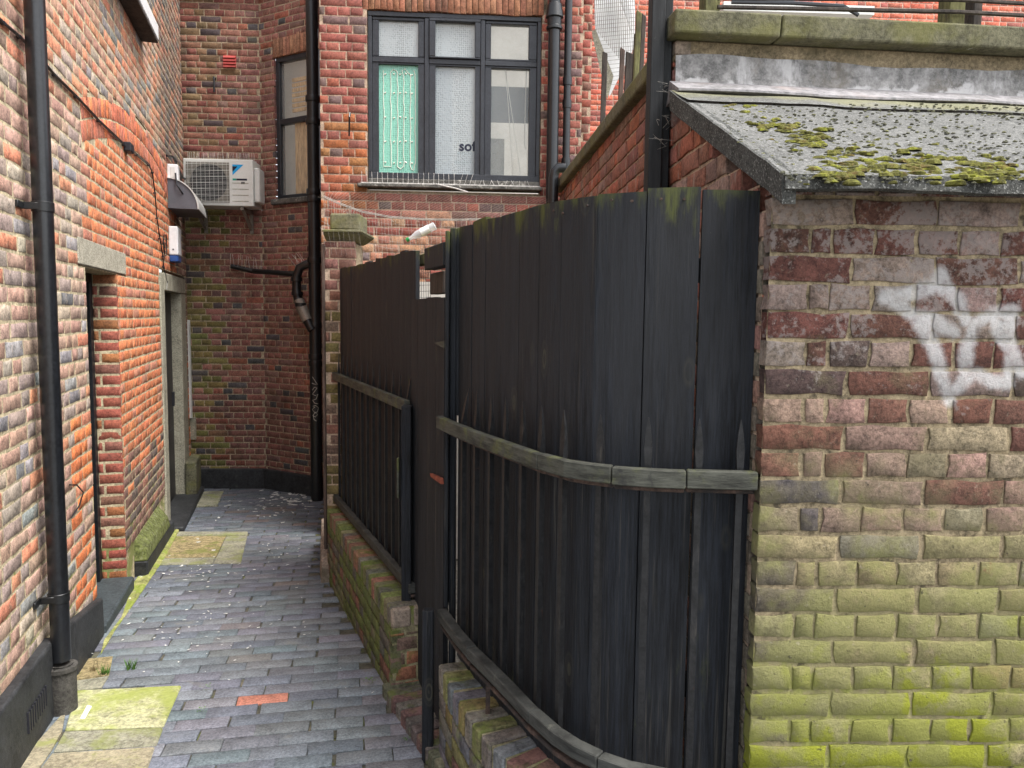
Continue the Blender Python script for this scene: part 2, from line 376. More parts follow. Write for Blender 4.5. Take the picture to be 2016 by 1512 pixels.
def woodmat(name, base, green=.25, zz=(2.05, 2.26), rough=.72, grey=.25):
    return mat(name, base, rough, .35, 30, 240, .9, .005, stretch=GR, spec=.3, strength_fine=.5, tint=False, extra=knots,
        layers=[((.020, .0210, .0235), 20, .52, .95, .5, 1.15, 1.75, (1, 1, .10)), ((.075, .070, .058), 42, .60, .72, grey, None, None, (1, 1, .03)), ((.070, .078, .018), 12, .45, .95, green*1.1, zz[0], zz[1], (1, 1, .25)), ((.17, .17, .16), 120, .72, .76, .6), ((.005, .005, .006), 9, .56, .72, .6, None, None, (1, 1, .25))])
m_pl1 = woodmat('stained_plank', (.0105, .0120, .0150), .8, grey=.4)
m_pl2 = woodmat('stained_plank_brown', (.0105, .0125, .0160), .9, grey=.45)
m_pl3 = woodmat('stained_plank_blue', (.0105, .0125, .0165), .6, grey=.3)
m_rail = mat('rail_timber', (.052, .053, .043), .8, .35, 30, 140, .7, .004, stretch=(.15, .15, 1), layers=[((.12, .13, .035), 12, .5, .7, .5), ((.015, .015, .016), 20, .55, .7, .6)])
m_raild = mat('rail_timber_dark', (.040, .041, .037), .75, .35, 30, 140, .7, .004, stretch=(.15, .15, 1), layers=[((.16, .16, .13), 26, .58, .7, .4)])
m_bar = mat('railing_iron', (.013, .0132, .014), .5, .3, 20, 130, .4, .003, layers=[((.075, .066, .056), 45, .58, .74, .5, None, None, (1, 1, .2)), ((.12, .045, .02), 16, .66, .76, .4)])
m_rust = mat('rusty_iron', (.07, .045, .035), .8, .4, 20, 120, .8, .005, layers=[((.02, .02, .02), 8, .45, .6, .8)])
m_redt = mat('red_timber', (.22, .06, .035), .8, .3, 20, 120, .4, .004)
m_wfrm = mat('window_frame_paint', (.022, .024, .030), .45, .15, 9, 120, .15, .002, spec=.4, layers=[((.30, .30, .30), 80, .75, .79, .4)])
m_white = mat('white_metal', (.60, .60, .57), .45, .06, 4, 120, .05, .001, layers=[((.38, .37, .32), 5, .6, .75, .4)])
m_whgl = mat('white_plastic', (.72, .72, .72), .4, .05, 4, 60, 0)
m_blue = mat('blue_plastic', (.03, .08, .26), .4, .1, 6, 60, 0)
m_dgrey = mat('hood_grey', (.11, .11, .125), .5, .1, 6, 120, .1, .002, metal=.2)
m_dark = mat('dark_grille', (.02, .02, .025), .5, .1, 6, 60, 0)
m_fin = mat('condenser_fins', (.22, .20, .17), .5, .2, 8, 300, .4, .004, metal=.3)
m_cyan = mat('cyan_print', (.02, .30, .62), .4, .05, 4, 60, 0)
m_navy = mat('black_print', (.01, .012, .03), .4, .05, 4, 60, 0)
m_teal = mat('teal_print', (.02, .30, .22), .4, .05, 4, 60, 0)
m_vent = mat('red_vent', (.42, .07, .06), .6, .12, 9, 90, .2, .002)
m_archo = mat('orange_soldier', W1, .88, .25, 18, 130, .5, .004, True)
m_sill = mat('dirty_sill', (.10, .095, .085), .85, .4, 12, 80, .8, .008, layers=[((.45, .43, .38), 18, .56, .66, .8), ((.02, .02, .02), 9, .55, .68, .7)])
m_cope = mat('coping_stone', (.125, .118, .075), .95, .3, 5, 90, .8, .008, layers=[((.155, .15, .05), 4, .45, .65, .7), ((.42, .42, .36), 17, .67, .72, .8), ((.05, .045, .03), 12, .60, .75, .6)])
m_rend = mat('sandy_render', (.24, .19, .12), .95, .3, 6, 130, .9, .008, layers=[((.10, .085, .05), 5, .5, .68, .7)])
m_lead = mat('lead_upstand', (.19, .185, .18), .6, .35, 7, 60, .5, .008, layers=[((.50, .49, .49), 12, .52, .68, .7, None, None, (1, 1, .35)), ((.12, .10, .075), 5, .50, .68, .7), ((.48, .47, .47), 9, .9, 1.25, .8, 2.86, 2.76)])
m_lead2 = mat('lead_apron', (.22, .21, .215), .55, .15, 6, 60, .3, .005, layers=[((.30, .235, .21), 4, .5, .66, .5), ((.14, .135, .13), 9, .5, .64, .5)])
m_wood_gr = mat('green_timber', (.13, .125, .055), .9, .35, 14, 100, .7, .005, stretch=(1, 1, .15), layers=[((.06, .05, .04), 10, .5, .68, .7)])
m_wood_dk = mat('dark_timber', (.045, .036, .03), .8, .35, 14, 100, .7, .005, stretch=(1, 1, .15))
m_postp = mat('post_paint', (.015, .016, .017), .7, .25, 10, 110, .4, .003, stretch=(1, 1, .1), layers=[((.08, .08, .07), 30, .64, .76, .5)])
m_net = mat('netting_cord', (.30, .28, .25), .8, .2, 9, 90, 0)
m_web = mat('spike_steel', (.55, .53, .50), .5, .2, 30, 90, 0, metal=.2)
m_drop = mat('bird_droppings', (.55, .55, .52), .9, .15, 30, 120, .3, .002)
m_grass = mat('grass_blade', (.07, .16, .02), .7, .3, 20, 60, 0)
m_yel = mat('yellow_plastic', (.65, .60, .10), .5, .1, 5, 60, 0)
m_pale = mat('pale_wall', (.62, .60, .57), .9, .1, 4, 60, .2, .004)
m_grnd = mat('ground_concrete', (.20, .19, .17), .95, .2, 2, 40, .5, .01)
m_far = mat('red_brick_far', W1, .9, .2, 9, 80, .3, .003, True)
m_mofar = mat('mortar_far', (.50, .38, .30), .95, .2, 9, 80, .3, .003)
m_brown = mat('brown_timber', (.095, .065, .052), .85, .3, 18, 110, .6, .004, stretch=(1, 1, .1), layers=[((.045, .035, .03), 8, .5, .66, .6)])
m_pinks = mat('pink_stone', (.24, .19, .15), .9, .25, 9, 110, .6, .005, layers=[((.09, .08, .05), 7, .5, .66, .7)])
m_green = mat('green_cap', (.02, .22, .06), .4, .1, 5, 60, 0)
m_cord = mat('white_cord', (.7, .68, .6), .7, .05, 5, 60, 0)
m_int = mat('interior_wall', (.55, .53, .48), .9, .1, 3, 60, 0)
m_ply = mat('plywood', (.70, .50, .26), .7, .15, 12, 100, 0, stretch=(1, 1, .1))
# felt with granules
def feltx(k, col):
    n = k.noise(150, 6, .95); col = k.mix(k.ramp(n, .54, .62, 0, .8), col, rgb(.42, .42, .40)); col = k.mix(k.ramp(n, .38, .46, .85, 0), col, rgb(.03, .03, .028))
    y = k.xyz()[1]; g = k.math('ADD', k.noise(5, 5, .6), k.ramp(y, 2.6, 3.05, -.5, .45, False)); return k.mix(k.ramp(g, .45, .8, 0, .45), col, rgb(.22, .21, .09))
m_felt = mat('mineral_felt', (.105, .104, .098), .95, .2, 4, 90, .9, .004, layers=[((.07, .07, .06), 5, .5, .7, .5)], extra=feltx)
m_feltd = mat('felt_edge', (.075, .076, .07), .95, .3, 14, 260, 1.2, .006, layers=[((.34, .34, .32), 150, .56, .62, .8), ((.02, .02, .02), 130, .56, .64, .7)])
m_rmoss = mat('roof_moss', (.13, .125, .03), 1, .5, 40, 160, 1.2, .01, layers=[((.27, .28, .035), 26, .50, .64, .9), ((.15, .095, .035), 18, .54, .66, .8), ((.24, .25, .16), 34, .62, .7, .6)])
m_rmos2 = mat('grey_moss', (.11, .11, .075), 1, .5, 40, 160, 1.2, .01, layers=[((.20, .20, .08), 20, .5, .62, .8)])
# glass
def glass(name, colr, rough, tex, alpha):
    k = NT(name); k.b.inputs['Base Color'].default_value = rgb(*colr); k.b.inputs['Roughness'].default_value = rough; k.b.inputs['Specular IOR Level'].default_value = .6
    if tex:
        v = k.n('TexVoronoi'); v.inputs['Scale'].default_value = 55; v.inputs['Randomness'].default_value = .35; k.l(k.pos, v.inputs['Vector'])
        k.l(k.bump(v.outputs[0], .4, .006), k.b.inputs['Normal'])
        c = k.mix(k.ramp(v.outputs[0], .1, .5), rgb(*[x*.75 for x in colr]), rgb(*[min(1, x*1.3) for x in colr])); k.l(c, k.b.inputs['Base Color'])
    if alpha < 1:
        tr = k.n('BsdfTransparent'); mx = k.n('MixShader'); mx.inputs[0].default_value = alpha; k.l(tr.outputs[0], mx.inputs[1]); k.l(k.b.outputs[0], mx.inputs[2]); k.l(mx.outputs[0], k.out.inputs[0])
    return k.m
m_gl_hex = glass('patterned_glass', (.26, .29, .30), .22, True, .85)
m_gl_clr = glass('clear_glass', (.30, .32, .31), .06, False, .45)  # pale diffuse colour puts reflected sky and building into the wide window's panes
m_gl_ltn = glass('dusty_glass', (.42, .42, .38), .2, False, .35)
m_gl_grn = glass('green_backed_glass', (.15, .36, .28), .25, True, 1.0)
m_bottle = glass('bottle_plastic', (.75, .78, .80), .15, False, .5)

# ================================================================== SETTING: ground and paving
g = MB(); N = 24
for i in range(N):
    for j in range(N):
        X = [-30+60*a/N for a in (i, i+1)]; Y = [-20+60*a/N for a in (j, j+1)]
        g.add([(X[0], Y[0], zg(Y[0])-.075), (X[1], Y[0], zg(Y[0])-.075), (X[1], Y[1], zg(Y[1])-.075), (X[0], Y[1], zg(Y[1])-.075)], [(0, 1, 2, 3)])
g.build('ground', m_grnd, None, kind='structure')
A_L0 = (-1.15+.2925*1.0+.02, -1.0)
def lwx(Y): return -1.15-.2925*Y
alley = [(lwx(-1.0), -1.0), (1.2, -1.0), (1.2, 1.6), (.25, 2.0), (.04, 2.30), (-.10, 2.52), (-.20, 2.78), (-.32, 3.12), (-1.37, 5.57), (-1.62, 6.3), (-2.0, 8.5), (-2.9, 9.05), (-3.85, 9.0)]
def inside(p, poly):
    c = False; n = len(poly)
    for i in range(n):
        a, b = poly[i], poly[(i+1) % n]
        if (a[1] > p[1]) != (b[1] > p[1]) and p[0] < (b[0]-a[0])*(p[1]-a[1])/(b[1]-a[1])+a[0]: c = not c
    return c
_k = [i for i, p in enumerate(alley) if p[1] >= 7]
bed = MB().prism([alley[0]]+alley[1:_k[0]]+[(-1.741, 7.0), (lwx(7.0), 7.0)], lambda p: zg(p[1])-.12, lambda p: zg(p[1])-.010)
bed.prism([(-1.741, 7.0)]+alley[_k[0]:]+[(lwx(7.0), 7.0)], lambda p: zg(p[1])-.12, lambda p: zg(p[1])-.010)
paving = bed.build('pavement', m_bed, None, kind='structure')
def gp(*pts): return [ground(x, y) for x, y in pts]
SLABS = [('slab', m_slab, [(150, 1362), (357, 1352), (322, 1432), (128, 1440)]), ('slab', m_slb2, [(126, 1443), (321, 1435), (308, 1470), (105, 1482)]), ('slab', m_slb3, [(102, 1486), (305, 1473), (285, 1530), (60, 1540)]),
         ('slab', m_slb2, [(352, 1048), (488, 1048), (487, 1054), (345, 1056)]), ('slab', m_slb2, [(446, 1056), (487, 1056), (474, 1110), (420, 1110)]), ('slab', m_slb2, [(322, 1101), (424, 1099), (419, 1111), (315, 1113)]),
         ('slab', m_slb2, [(382, 978), (441, 976), (428, 1001), (378, 1004)])]
FILLS = [('gravel_patch', m_grav, [(344, 1057), (445, 1056), (425, 1098), (324, 1100)]), ('gravel_patch', m_grav, [(158, 1300), (222, 1294), (215, 1330), (150, 1340)]),
         ('screed', m_slb3, [(40, 1500), (130, 1400), (122, 1442), (98, 1484), (60, 1540), (0, 1560)]), ('screed', m_chan, [(205, 1262), (240, 1215), (262, 1150), (325, 1062), (372, 995), (378, 1000), (352, 1048), (325, 1098), (270, 1180), (228, 1240), (198, 1290)]),
         ('screed', m_slb2, [(150, 1342), (214, 1333), (200, 1356), (140, 1362)])]
ex = []
for nm, m, pts in SLABS+FILLS:
    P = gp(*pts); ex.append([(p.x, p.y) for p in P])
for (nm, m, pts), poly in zip(SLABS, ex):
    area = sum(poly[i][0]*poly[(i+1) % len(poly)][1]-poly[(i+1) % len(poly)][0]*poly[i][1] for i in range(len(poly)))
    q = poly if area > 0 else poly[::-1]
    MB().prism(q, lambda p: zg(p[1])-.05, lambda p: zg(p[1])+.009).build(nm, m, paving, bevel=.006)
for (nm, m, pts), poly in zip(FILLS, ex[len(SLABS):]):
    area = sum(poly[i][0]*poly[(i+1) % len(poly)][1]-poly[(i+1) % len(poly)][0]*poly[i][1] for i in range(len(poly)))
    q = poly if area > 0 else poly[::-1]
    MB().prism(q, lambda p: zg(p[1])-.05, lambda p: zg(p[1])+.006).build(nm, m, paving)
ANG = R(12); rn = random.Random(5); PV = []
dv = Vector((math.cos(ANG), math.sin(ANG))); nv = Vector((-math.sin(ANG), math.cos(ANG)))
red_px = ground(515, 1371)
for r_ in range(-30, 95):
    for c_ in range(-32, 22):
        q = dv*((c_+(.5 if r_ % 2 else 0))*.238+rn.uniform(-.008, .008)) + nv*(r_*.106)
        q = q + Vector((0, 3.1))
        if not inside(q, alley): continue
        if any(inside(q, e) and inside(q+dv*.09, e) and inside(q-dv*.09, e) for e in ex): continue
        t = pick(rn, [(6, (.134, .149, .170)), (4, (.150, .163, .180)), (2, (.144, .153, .163)), (.3, (.15, .140, .14))])
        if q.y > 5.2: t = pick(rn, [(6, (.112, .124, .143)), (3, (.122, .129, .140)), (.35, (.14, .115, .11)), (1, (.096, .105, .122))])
        if (q-Vector((red_px.x, red_px.y))).length < .10 or rn.random() < .0012: t = (.42, .17, .12)
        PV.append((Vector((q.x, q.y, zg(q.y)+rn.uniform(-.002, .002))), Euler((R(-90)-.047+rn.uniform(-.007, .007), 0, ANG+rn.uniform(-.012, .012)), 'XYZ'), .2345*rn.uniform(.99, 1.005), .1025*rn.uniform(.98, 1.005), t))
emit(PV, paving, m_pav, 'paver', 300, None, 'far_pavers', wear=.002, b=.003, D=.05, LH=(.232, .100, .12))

# ================================================================== LEFT BUILDING
left = thing('brick_building', 'tall orange and grey brick building with two doorways along the left side of the alley', 'building', LW.p(5, 0))
AC_S, AR = 6.6, 7.0; AZ = 3.33-AR
D1 = (4.63, 5.49); L1 = (4.47, 5.79); D2 = (7.30, 9.07)
def arch_hw(r, z):
    q = r*r-(z-AZ)**2; return math.sqrt(q) if q > 0 else 0
def left_spans(z0, z1):
    zm = (z0+z1)/2; cut = []
    if zm < 2.11: cut.append(D1)
    if 2.095 < zm < 2.27: cut.append(L1)
    if zm < 2.215: cut.append(D2)
    if 2.80 < zm < 3.335:
        ho = min(arch_hw(AR, zm), 1.96); hi = min(arch_hw(AR-.255, zm), 1.96)
        if hi < .2: cut.append((AC_S-ho, AC_S+ho))
        else: cut += [(AC_S-ho, AC_S-hi), (AC_S+hi, AC_S+ho)]
    a = 1.6; out = []
    for c in sorted(cut):
        if c[0] > a: out.append((a, c[0]-.004))
        a = max(a, c[1]+.004)
    out.append((a, 9.30)); return out
PALM = [(3, (.40, .25, .19)), (1.7, (.52, .22, .13)), (2.8, (.33, .26, .22)), (.7, (.28, .27, .265)), (.5, (.44, .37, .28)), (2.4, (.47, .31, .24)), (.3, (.16, .155, .155))]
PALO = [(6, (.57, .19, .085)), (3, (.51, .17, .08)), (1.4, (.45, .19, .125))]
PALU = [(4, (.50, .21, .125)), (3, (.40, .23, .165)), (1.3, (.23, .21, .20)), (1.6, (.34, .26, .215))]
def tl(s, z, k, rn):
    low = z < .75+rn.uniform(-.2, .2)
    if s > 4.66 and z < min(3.1, 2.8+.3) and s < 8.4:
        if low and s > 5.5: return pick(rn, [(3, (.20, .11, .085)), (2, (.12, .09, .08)), (1, (.30, .14, .10))])
        return pick(rn, PALO)
    if s > 5.5 and z > 3.3 and s > 7.6: return pick(rn, [(3, (.34, .16, .11)), (3, (.24, .16, .13)), (2, (.15, .13, .12))])
    if z > 2.9: return pick(rn, PALU if s > 3.9 else PALM[:4])
    if s > 4.2 and z < 1.3 and rn.random() < .6: return pick(rn, [(1, (.62, .19, .07))])
    if s > 8.4: return pick(rn, [(2, (.28, .16, .12)), (1, (.18, .14, .12))])
    return pick(rn, PALM)
Bs, Mo = courses(LW, .16, 5.9, .0745, left_spans, 'mixed', tl, jt=.0135, jit=.0015, seed=3, wob=.004)
Bs = [b for b in Bs if not (b[0].z < .33 and (b[0]-LW.p(0, b[0].z)).length < 4.0)]
emit(Bs, left, m_brl, 'brick', 300, None, 'brickwork', wear=.0038, b=.0013)
def lextra(mb):
    mb.fbox(LW, D1[1], D1[1]+.03, -.1, 2.11, -.17, -.008)
    mb.fbox(LW, D1[0]-.03, D1[0], .15, 2.11, -.17, -.008)
    mb.fbox(LW, 4.4, 5.8, 2.10, 2.12, -.3, -.012)
    mb.fbox(LW, D1[1]+.002, 7.3, -.35, .16, -.05, -.008)
    mb.fbox(LW, 9.07, 9.3, -.45, .16, -.05, -.008)
    # arch backing
    for k in range(40):
        s0 = AC_S-1.96+3.92*k/40; s1 = s0+3.92/40; f = lambda s, r: AZ+math.sqrt(r*r-(s-AC_S)**2)
        mb.quad(LW.p(s0, f(s0, AR-.3), -.0015), LW.p(s1, f(s1, AR-.3), -.0015), LW.p(s1, f(s1, AR+.02), -.0015), LW.p(s0, f(s0, AR+.02), -.0015))
mortar(LW, Mo, left, m_mol, -.001, extra=lextra)
# arch rings
A_B = []; rn = random.Random(11)
for ring in range(2):
    rr = AR-.062-ring*.124; n = int(3.9/.0745)
    for k in range(n):
        s = AC_S-1.95+(k+.5)*3.9/n; th = math.asin((s-AC_S)/rr); z = AZ+rr*math.cos(th)
        A_B.append((LW.p(AC_S+rr*math.sin(th), z, rn.uniform(0, .003)), Euler((0, R(90)+th, LW.ang), 'XYZ'), .1125, .066, pick(rn, [(3, (.50, .16, .09)), (2, (.42, .15, .10)), (1, (.56, .17, .07))])))
emit(A_B, left, m_brl, 'arch_brick', 200, wear=.002, b=.002)
# door 1: stone lintel, brick reveal, black frame and door, threshold step
MB().fbox(LW, L1[0], L1[1], 2.108, 2.262, -.2, .004).build('lintel', m_lint, left, bevel=.006)
RV = Fr(*LW.p(D1[1], 0, -.16).xy, LW.n[0], LW.n[1])   # right-hand reveal, facing the viewer
def rvt(s, z, k, rn): return pick(rn, [(3, (.30, .09, .06)), (2, (.22, .10, .07)), (1, (.30, .12, .05))])
rb = []; rm = [(0, .158, -.03, 2.10)]; rn = random.Random(8)
for i in range(28):
    z = -.03+i*.0762+.037
    for a_, b_ in ([(.004, .158)] if i % 2 else [(.004, .035), (.047, .158)]): rb.append((RV.p((a_+b_)/2, z, rn.uniform(0, .002)), Euler((0, 0, RV.ang)), b_-a_, .064, rvt(0, z, '', rn)))
emit(rb, left, m_brb, 'reveal_brick', 120, wear=.002, b=.004, D=.02)
mortar(RV, rm, left, m_mob, -.004)
d1 = MB(); d1.fbox(LW, D1[0]-.02, D1[1]+.02, -.08, 2.11, -.25, -.235).fbox(LW, D1[0]+.12, D1[1]-.12, .05, 1.0, -.235, -.222).fbox(LW, D1[0]+.12, D1[1]-.12, 1.12, 1.96, -.235, -.222)
dd = d1.build('door', m_bdoor, left, bevel=.003)
MB().fbox(LW, D1[1]-.12, D1[1]-.02, .98, 1.0, -.235, -.19).fbox(LW, D1[1]-.06, D1[1]-.03, .9, 1.08, -.232, -.222).build('handle', m_dgrey, dd, bevel=.002)
MB().fbox(LW, D1[1]-.075, D1[1]+.01, -.07, 2.11, -.235, -.155).fbox(LW, D1[0]-.01, D1[0]+.075, -.07, 2.11, -.235, -.155).fbox(LW, D1[0]+.075, D1[1]-.075, 2.04, 2.11, -.235, -.155).build('door_frame', m_bdoor, left, bevel=.004)
MB().fbox(LW, D1[0]-.03, D1[1]+.005, -.35, -.008, -.25, .045).build('step', m_step, left, bevel=.01)
# plinth near
pl = MB()
def plseg(s0, s1, t0, t1, o):
    b0, b1 = -.3, -.45
    pl.hexa([LW.p(s0, b0, o), LW.p(s1, b1, o), LW.p(s1, b1, -.05), LW.p(s0, b0, -.05), LW.p(s0, t0, o-.008), LW.p(s1, t1, o-.008), LW.p(s1, t1, -.05), LW.p(s0, t0, -.05)])
plseg(1.6, 3.62, .35, .33, .055); plseg(3.66, 3.98, .30, .27, .045); plseg(3.98, 4.60, .26, .16, .045)
pl.build('plinth', m_blk, left, bevel=.012, seg=2)
pl = MB(); s0, z0 = LW.hit(268, 1100); plseg(5.80, 7.22, .0, -.06, .09); pl.build('plinth', m_blk, left, bevel=.01)
pl = MB(); plseg(9.07, 9.30, -.02, -.04, .05); pl.build('plinth', m_blk, left, bevel=.01)
# air brick in the near plinth
ab = MB()
for i in range(9): ab.fbox(LW, 3.16+i*.03, 3.172+i*.03, .10, .19, .05, .058)
ab.build('air_brick', m_dark, left)
# mossy bevelled ledge right of the first door
lz = MB(); lz.hexa([LW.p(5.80, .0, .085), LW.p(6.98, -.05, .085), LW.p(6.98, -.05, -.02), LW.p(5.80, .0, -.02), LW.p(5.82, .085, .075), LW.p(6.9, .06, .075), LW.p(6.9, .17, -.01), LW.p(5.84, .17, -.01)])
lz.build('ledge_bricks', m_moss, left, bevel=.012, seg=2)
# door 2: concrete surround
pj = LW.hit
MB().fbox(LW, 7.30, 7.52, -.5, 2.205, -.15, .012).build('jamb', m_jamb, left, bevel=.006)
MB().fbox(LW, 8.66, 9.06, -.5, 2.05, -.15, .012).build('jamb', m_jamb, left, bevel=.006)
MB().fbox(LW, 7.52, 9.06, 2.05, 2.215, -.15, .014).build('lintel', m_jamb, left, bevel=.006)
d2 = MB().fbox(LW, 7.5, 8.68, -.3, 2.06, -.13, -.09); d2.fbox(LW, 7.60, 8.56, .75, 1.85, -.09, -.082).fbox(LW, 7.60, 8.56, -.1, .62, -.09, -.082)
dd2 = d2.build('door', m_door, left, bevel=.004)
MB().fbox(LW, 8.50, 8.56, .85, 1.0, -.09, -.06).build('handle', m_dark, dd2, bevel=.002)
MB().fbox(LW, 8.62, 9.08, -.5, .22, .012, .13).build('bollard_stone', m_cope, left, bevel=.02, seg=2)
MB().fbox(LW, 7.25, 9.05, -.5, -.14, -.1, .16).build('step', m_blk, left, bevel=.012)
# high window sill
sb = MB(); sb.fbox(LW, 4.6, 6.73, 4.05, 4.17, -.02, .13)
so = sb.build('window_sill', m_whgl, left, bevel=.006)
MB().fbox(LW, 4.6, 6.725, 4.03, 4.049, -.02, .125).build('sill_soffit', m_wood_dk, left)
# building body behind the face
MB().fbox(LW, 1.6, 9.3, -.6, 6.1, -.9, -.32).build('wall_core', m_mol, left)

# ================================================================== BACK BUILDING
back = thing('brick_building', 'dark red brick building closing the end of the alley with a wide black framed window', 'building', WW.p(0, -.2))
def fence_hidden(x, y):
    if x > 650 and y > 530-(x-650)*.30 and x < 900: return True
    return x >= 900 and y > 430-(x-900)*.2
PB = [(5, (.245, .108, .084)), (3, (.21, .098, .080)), (2, (.185, .102, .086)), (.8, (.085, .076, .078)), (.6, (.25, .09, .06))]
def tb(s, z, k, rn):
    if z < 3.0 and s < .42+rn.uniform(-.1, .1) and z > -.05: 
        if rn.random() < .8: return pick(rn, [(3, (.16, .125, .045)), (2, (.13, .12, .04)), (1, (.18, .09, .055)), (1, (.08, .065, .06))])
    if z > 3.2 and s < .45+rn.uniform(-.2, .2): return pick(rn, [(3, (.21, .095, .065)), (2, (.16, .10, .055)), (1, (.18, .06, .05)), (.6, (.08, .06, .06))])
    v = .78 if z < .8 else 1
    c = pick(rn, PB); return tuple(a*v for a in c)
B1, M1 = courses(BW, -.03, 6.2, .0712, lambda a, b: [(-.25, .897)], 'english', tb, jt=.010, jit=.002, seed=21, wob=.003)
wn = (.235, .88, 3.13, 4.69)
SWL = 1.979*.50
def sp_spans(a, b):
    zm = (a+b)/2
    if wn[2]-.03 < zm < wn[3]: return [(0.0, wn[0]-.004)]
    if wn[3] <= zm < wn[3]+.225: return [(0.0, wn[0]-.03)]
    return [(0.0, SWL)]
def tsp(s, z, k, rn):
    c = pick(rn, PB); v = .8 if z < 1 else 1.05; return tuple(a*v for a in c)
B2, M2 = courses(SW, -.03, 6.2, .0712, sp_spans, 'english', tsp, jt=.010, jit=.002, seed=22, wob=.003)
B3, M3 = courses(RN, -.25, 6.4, .075, lambda a, b: [(0.0, 1.60)], 'english', lambda s, z, k, rn: pick(rn, [(1, (.16, .06, .05)), (.4, (.07, .05, .05))]), seed=23)
emit(B1+B2+B3, back, m_brb, 'brick', 300, None, 'brickwork')
mortar(BW, M1, back, m_mob); mortar(SW, M2, back, m_mob); mortar(RN, M3, back, m_mob)
wx = (.414, 1.94, 3.055, 4.49)
def w_spans(a, b):
    zm = (a+b)/2
    if wx[2]-.09 < zm < wx[3]: return [(0.0, wx[0]-.006), (wx[1]+.006, 2.31)]
    if wx[3] <= zm < wx[3]+.225: return [(0.0, wx[0]-.05), (wx[1]+.05, 2.31)]
    return [(0.0, 2.31)]
def tw(s, z, k, rn):
    if s < .45 and 2.6 < z < 3.7+rn.uniform(-.25, .2) and s > -.1:
        f = (.9 if s > .2 else .5) if z < 3.5 else .4
        if rn.random() < f: return pick(rn, [(3, (.30, .105, .04)), (2, (.26, .085, .045)), (1, (.26, .12, .05))])
    if z < 2.75: return pick(rn, [(3, (.34, .16, .11)), (2, (.24, .08, .06)), (1.2, (.42, .24, .14)), (.8, (.20, .15, .14))]) if s < 1.2 else pick(rn, PB)
    return pick(rn, [(5, (.25, .082, .062)), (3, (.22, .078, .062)), (1.2, (.135, .085, .078)), (1.0, (.31, .095, .06))])
B4, M4 = courses(WW, 1.2, 6.4, .0752, w_spans, 'english', tw, jt=.0095, jit=.002, seed=24, wob=.003)
WQ = Fr(WW.p(2.315, 0, -.14).x, WW.p(2.315, 0, -.14).y, 1, .07)
B5, M5 = courses(WQ, 1.2, 6.4, .0752, lambda a, b: [(0.0, .1)], 'stretcher', lambda s, z, k, rn: pick(rn, [(3, (.25, .07, .05)), (1, (.17, .08, .06))]), seed=25)
emit(B4+B5, back, m_brw, 'face_brick', 300, fence_hidden, 'face_brickwork')
mortar(WW, M4, back, m_mow); mortar(WQ, M5, back, m_mow)
MB().fbox(WW, 0, 2.42, -.4, 1.2, -.3, -.01).fbox(WW, .002, wx[0]-.02, 1.2, 6.4, -.3, -.02).fbox(WW, wx[1]+.02, 2.3, 1.2, 6.4, -.3, -.02).fbox(WW, .002, 2.3, 4.55, 6.4, -.3, -.02).fbox(WW, .002, 2.3, 1.2, 2.95, -.3, -.02).build('wall_core', m_mob, back)
# soldier courses over both windows
SO = []; rn = random.Random(31)
for i in range(int((wx[1]-wx[0]+.09)/.053)):
    s = wx[0]-.045+(i+.5)*.053; SO.append((WW.p(s, wx[3]+.112+.006*math.sin(i*.7), rn.uniform(0, .002)), Euler((0, R(90), WW.ang)), .215, .048, pick(rn, [(3, (.28, .13, .075)), (2, (.24, .11, .065)), (1, (.16, .085, .055))])))
for i in range(13):
    s = wn[0]-.025+(i+.5)*.053
    if s < SWL: SO.append((SW.p(s, wn[3]+.112, rn.uniform(0, .002)), Euler((0, R(90), SW.ang)), .215, .048, pick(rn, [(3, (.34, .17, .105)), (2, (.28, .14, .09))])))
emit(SO, back, m_archo, 'soldier_brick', 100, wear=.002, b=.003)
# plinth of the back walls, string course
MB().fbox(BW, -.3, .91, -.6, .015, -.05, .05).build('plinth', m_blk, back, bevel=.012, seg=2)
MB().fbox(SW, -.03, SWL, -.6, .015, -.05, .05).build('plinth', m_blk, back, bevel=.012, seg=2)
MB().fbox(BW, -.3, .9, 5.40, 5.5, -.05, .07).fbox(SW, 0, SWL, 5.40, 5.5, -.05, .07).build('string_course', m_cope, back, bevel=.008)
# damp course blocks
MB().fbox(BW, .02, .10, .36, .62, 0, .03).build('concrete_block', m_jamb, back, bevel=.004)
# --- wide window
wf = MB(); H = WW.hit
xs = [(745, 823), (857, 935), (967, 1042)]
def sx(x, y): return WW.hit(x, y)[0]
def zz(x, y): return WW.hit(x, y)[1]
panes = []
for i, (a, b) in enumerate(xs):
    panes.append((sx(a, 80), sx(b, 80), zz(a, 107+3*i), zz(a, 36+4*i)))
    panes.append((sx(a, 230), sx(b, 230), zz(a, 338+3*i), zz(a, 123+4*i)))
s0, s1, z0, z1 = wx
mull = [(panes[0][1]+panes[2][0])/2, (panes[2][1]+panes[4][0])/2]; tr = (panes[0][2]+panes[1][3])/2
win = MB()
win.fbox(WW, s0, s1, z0, z0+.055, -.12, -.015).fbox(WW, s0, s1, z1-.04, z1, -.12, -.015).fbox(WW, s0, s0+.035, z0+.055, z1-.04, -.12, -.017).fbox(WW, s1-.035, s1, z0+.055, z1-.04, -.12, -.017)
for m_ in mull: win.fbox(WW, m_-.02, m_+.02, z0+.055, z1-.04, -.12, -.02)
for a, b in [(s0+.035, mull[0]-.02), (mull[0]+.02, mull[1]-.02), (mull[1]+.02, s1-.035)]: win.fbox(WW, a, b, tr-.022, tr+.022, -.12, -.022)
wino = win.build('window', m_wfrm, back, bevel=.004)
PM = [m_gl_hex, m_gl_grn, m_gl_hex, m_gl_hex, m_gl_clr, m_gl_clr]
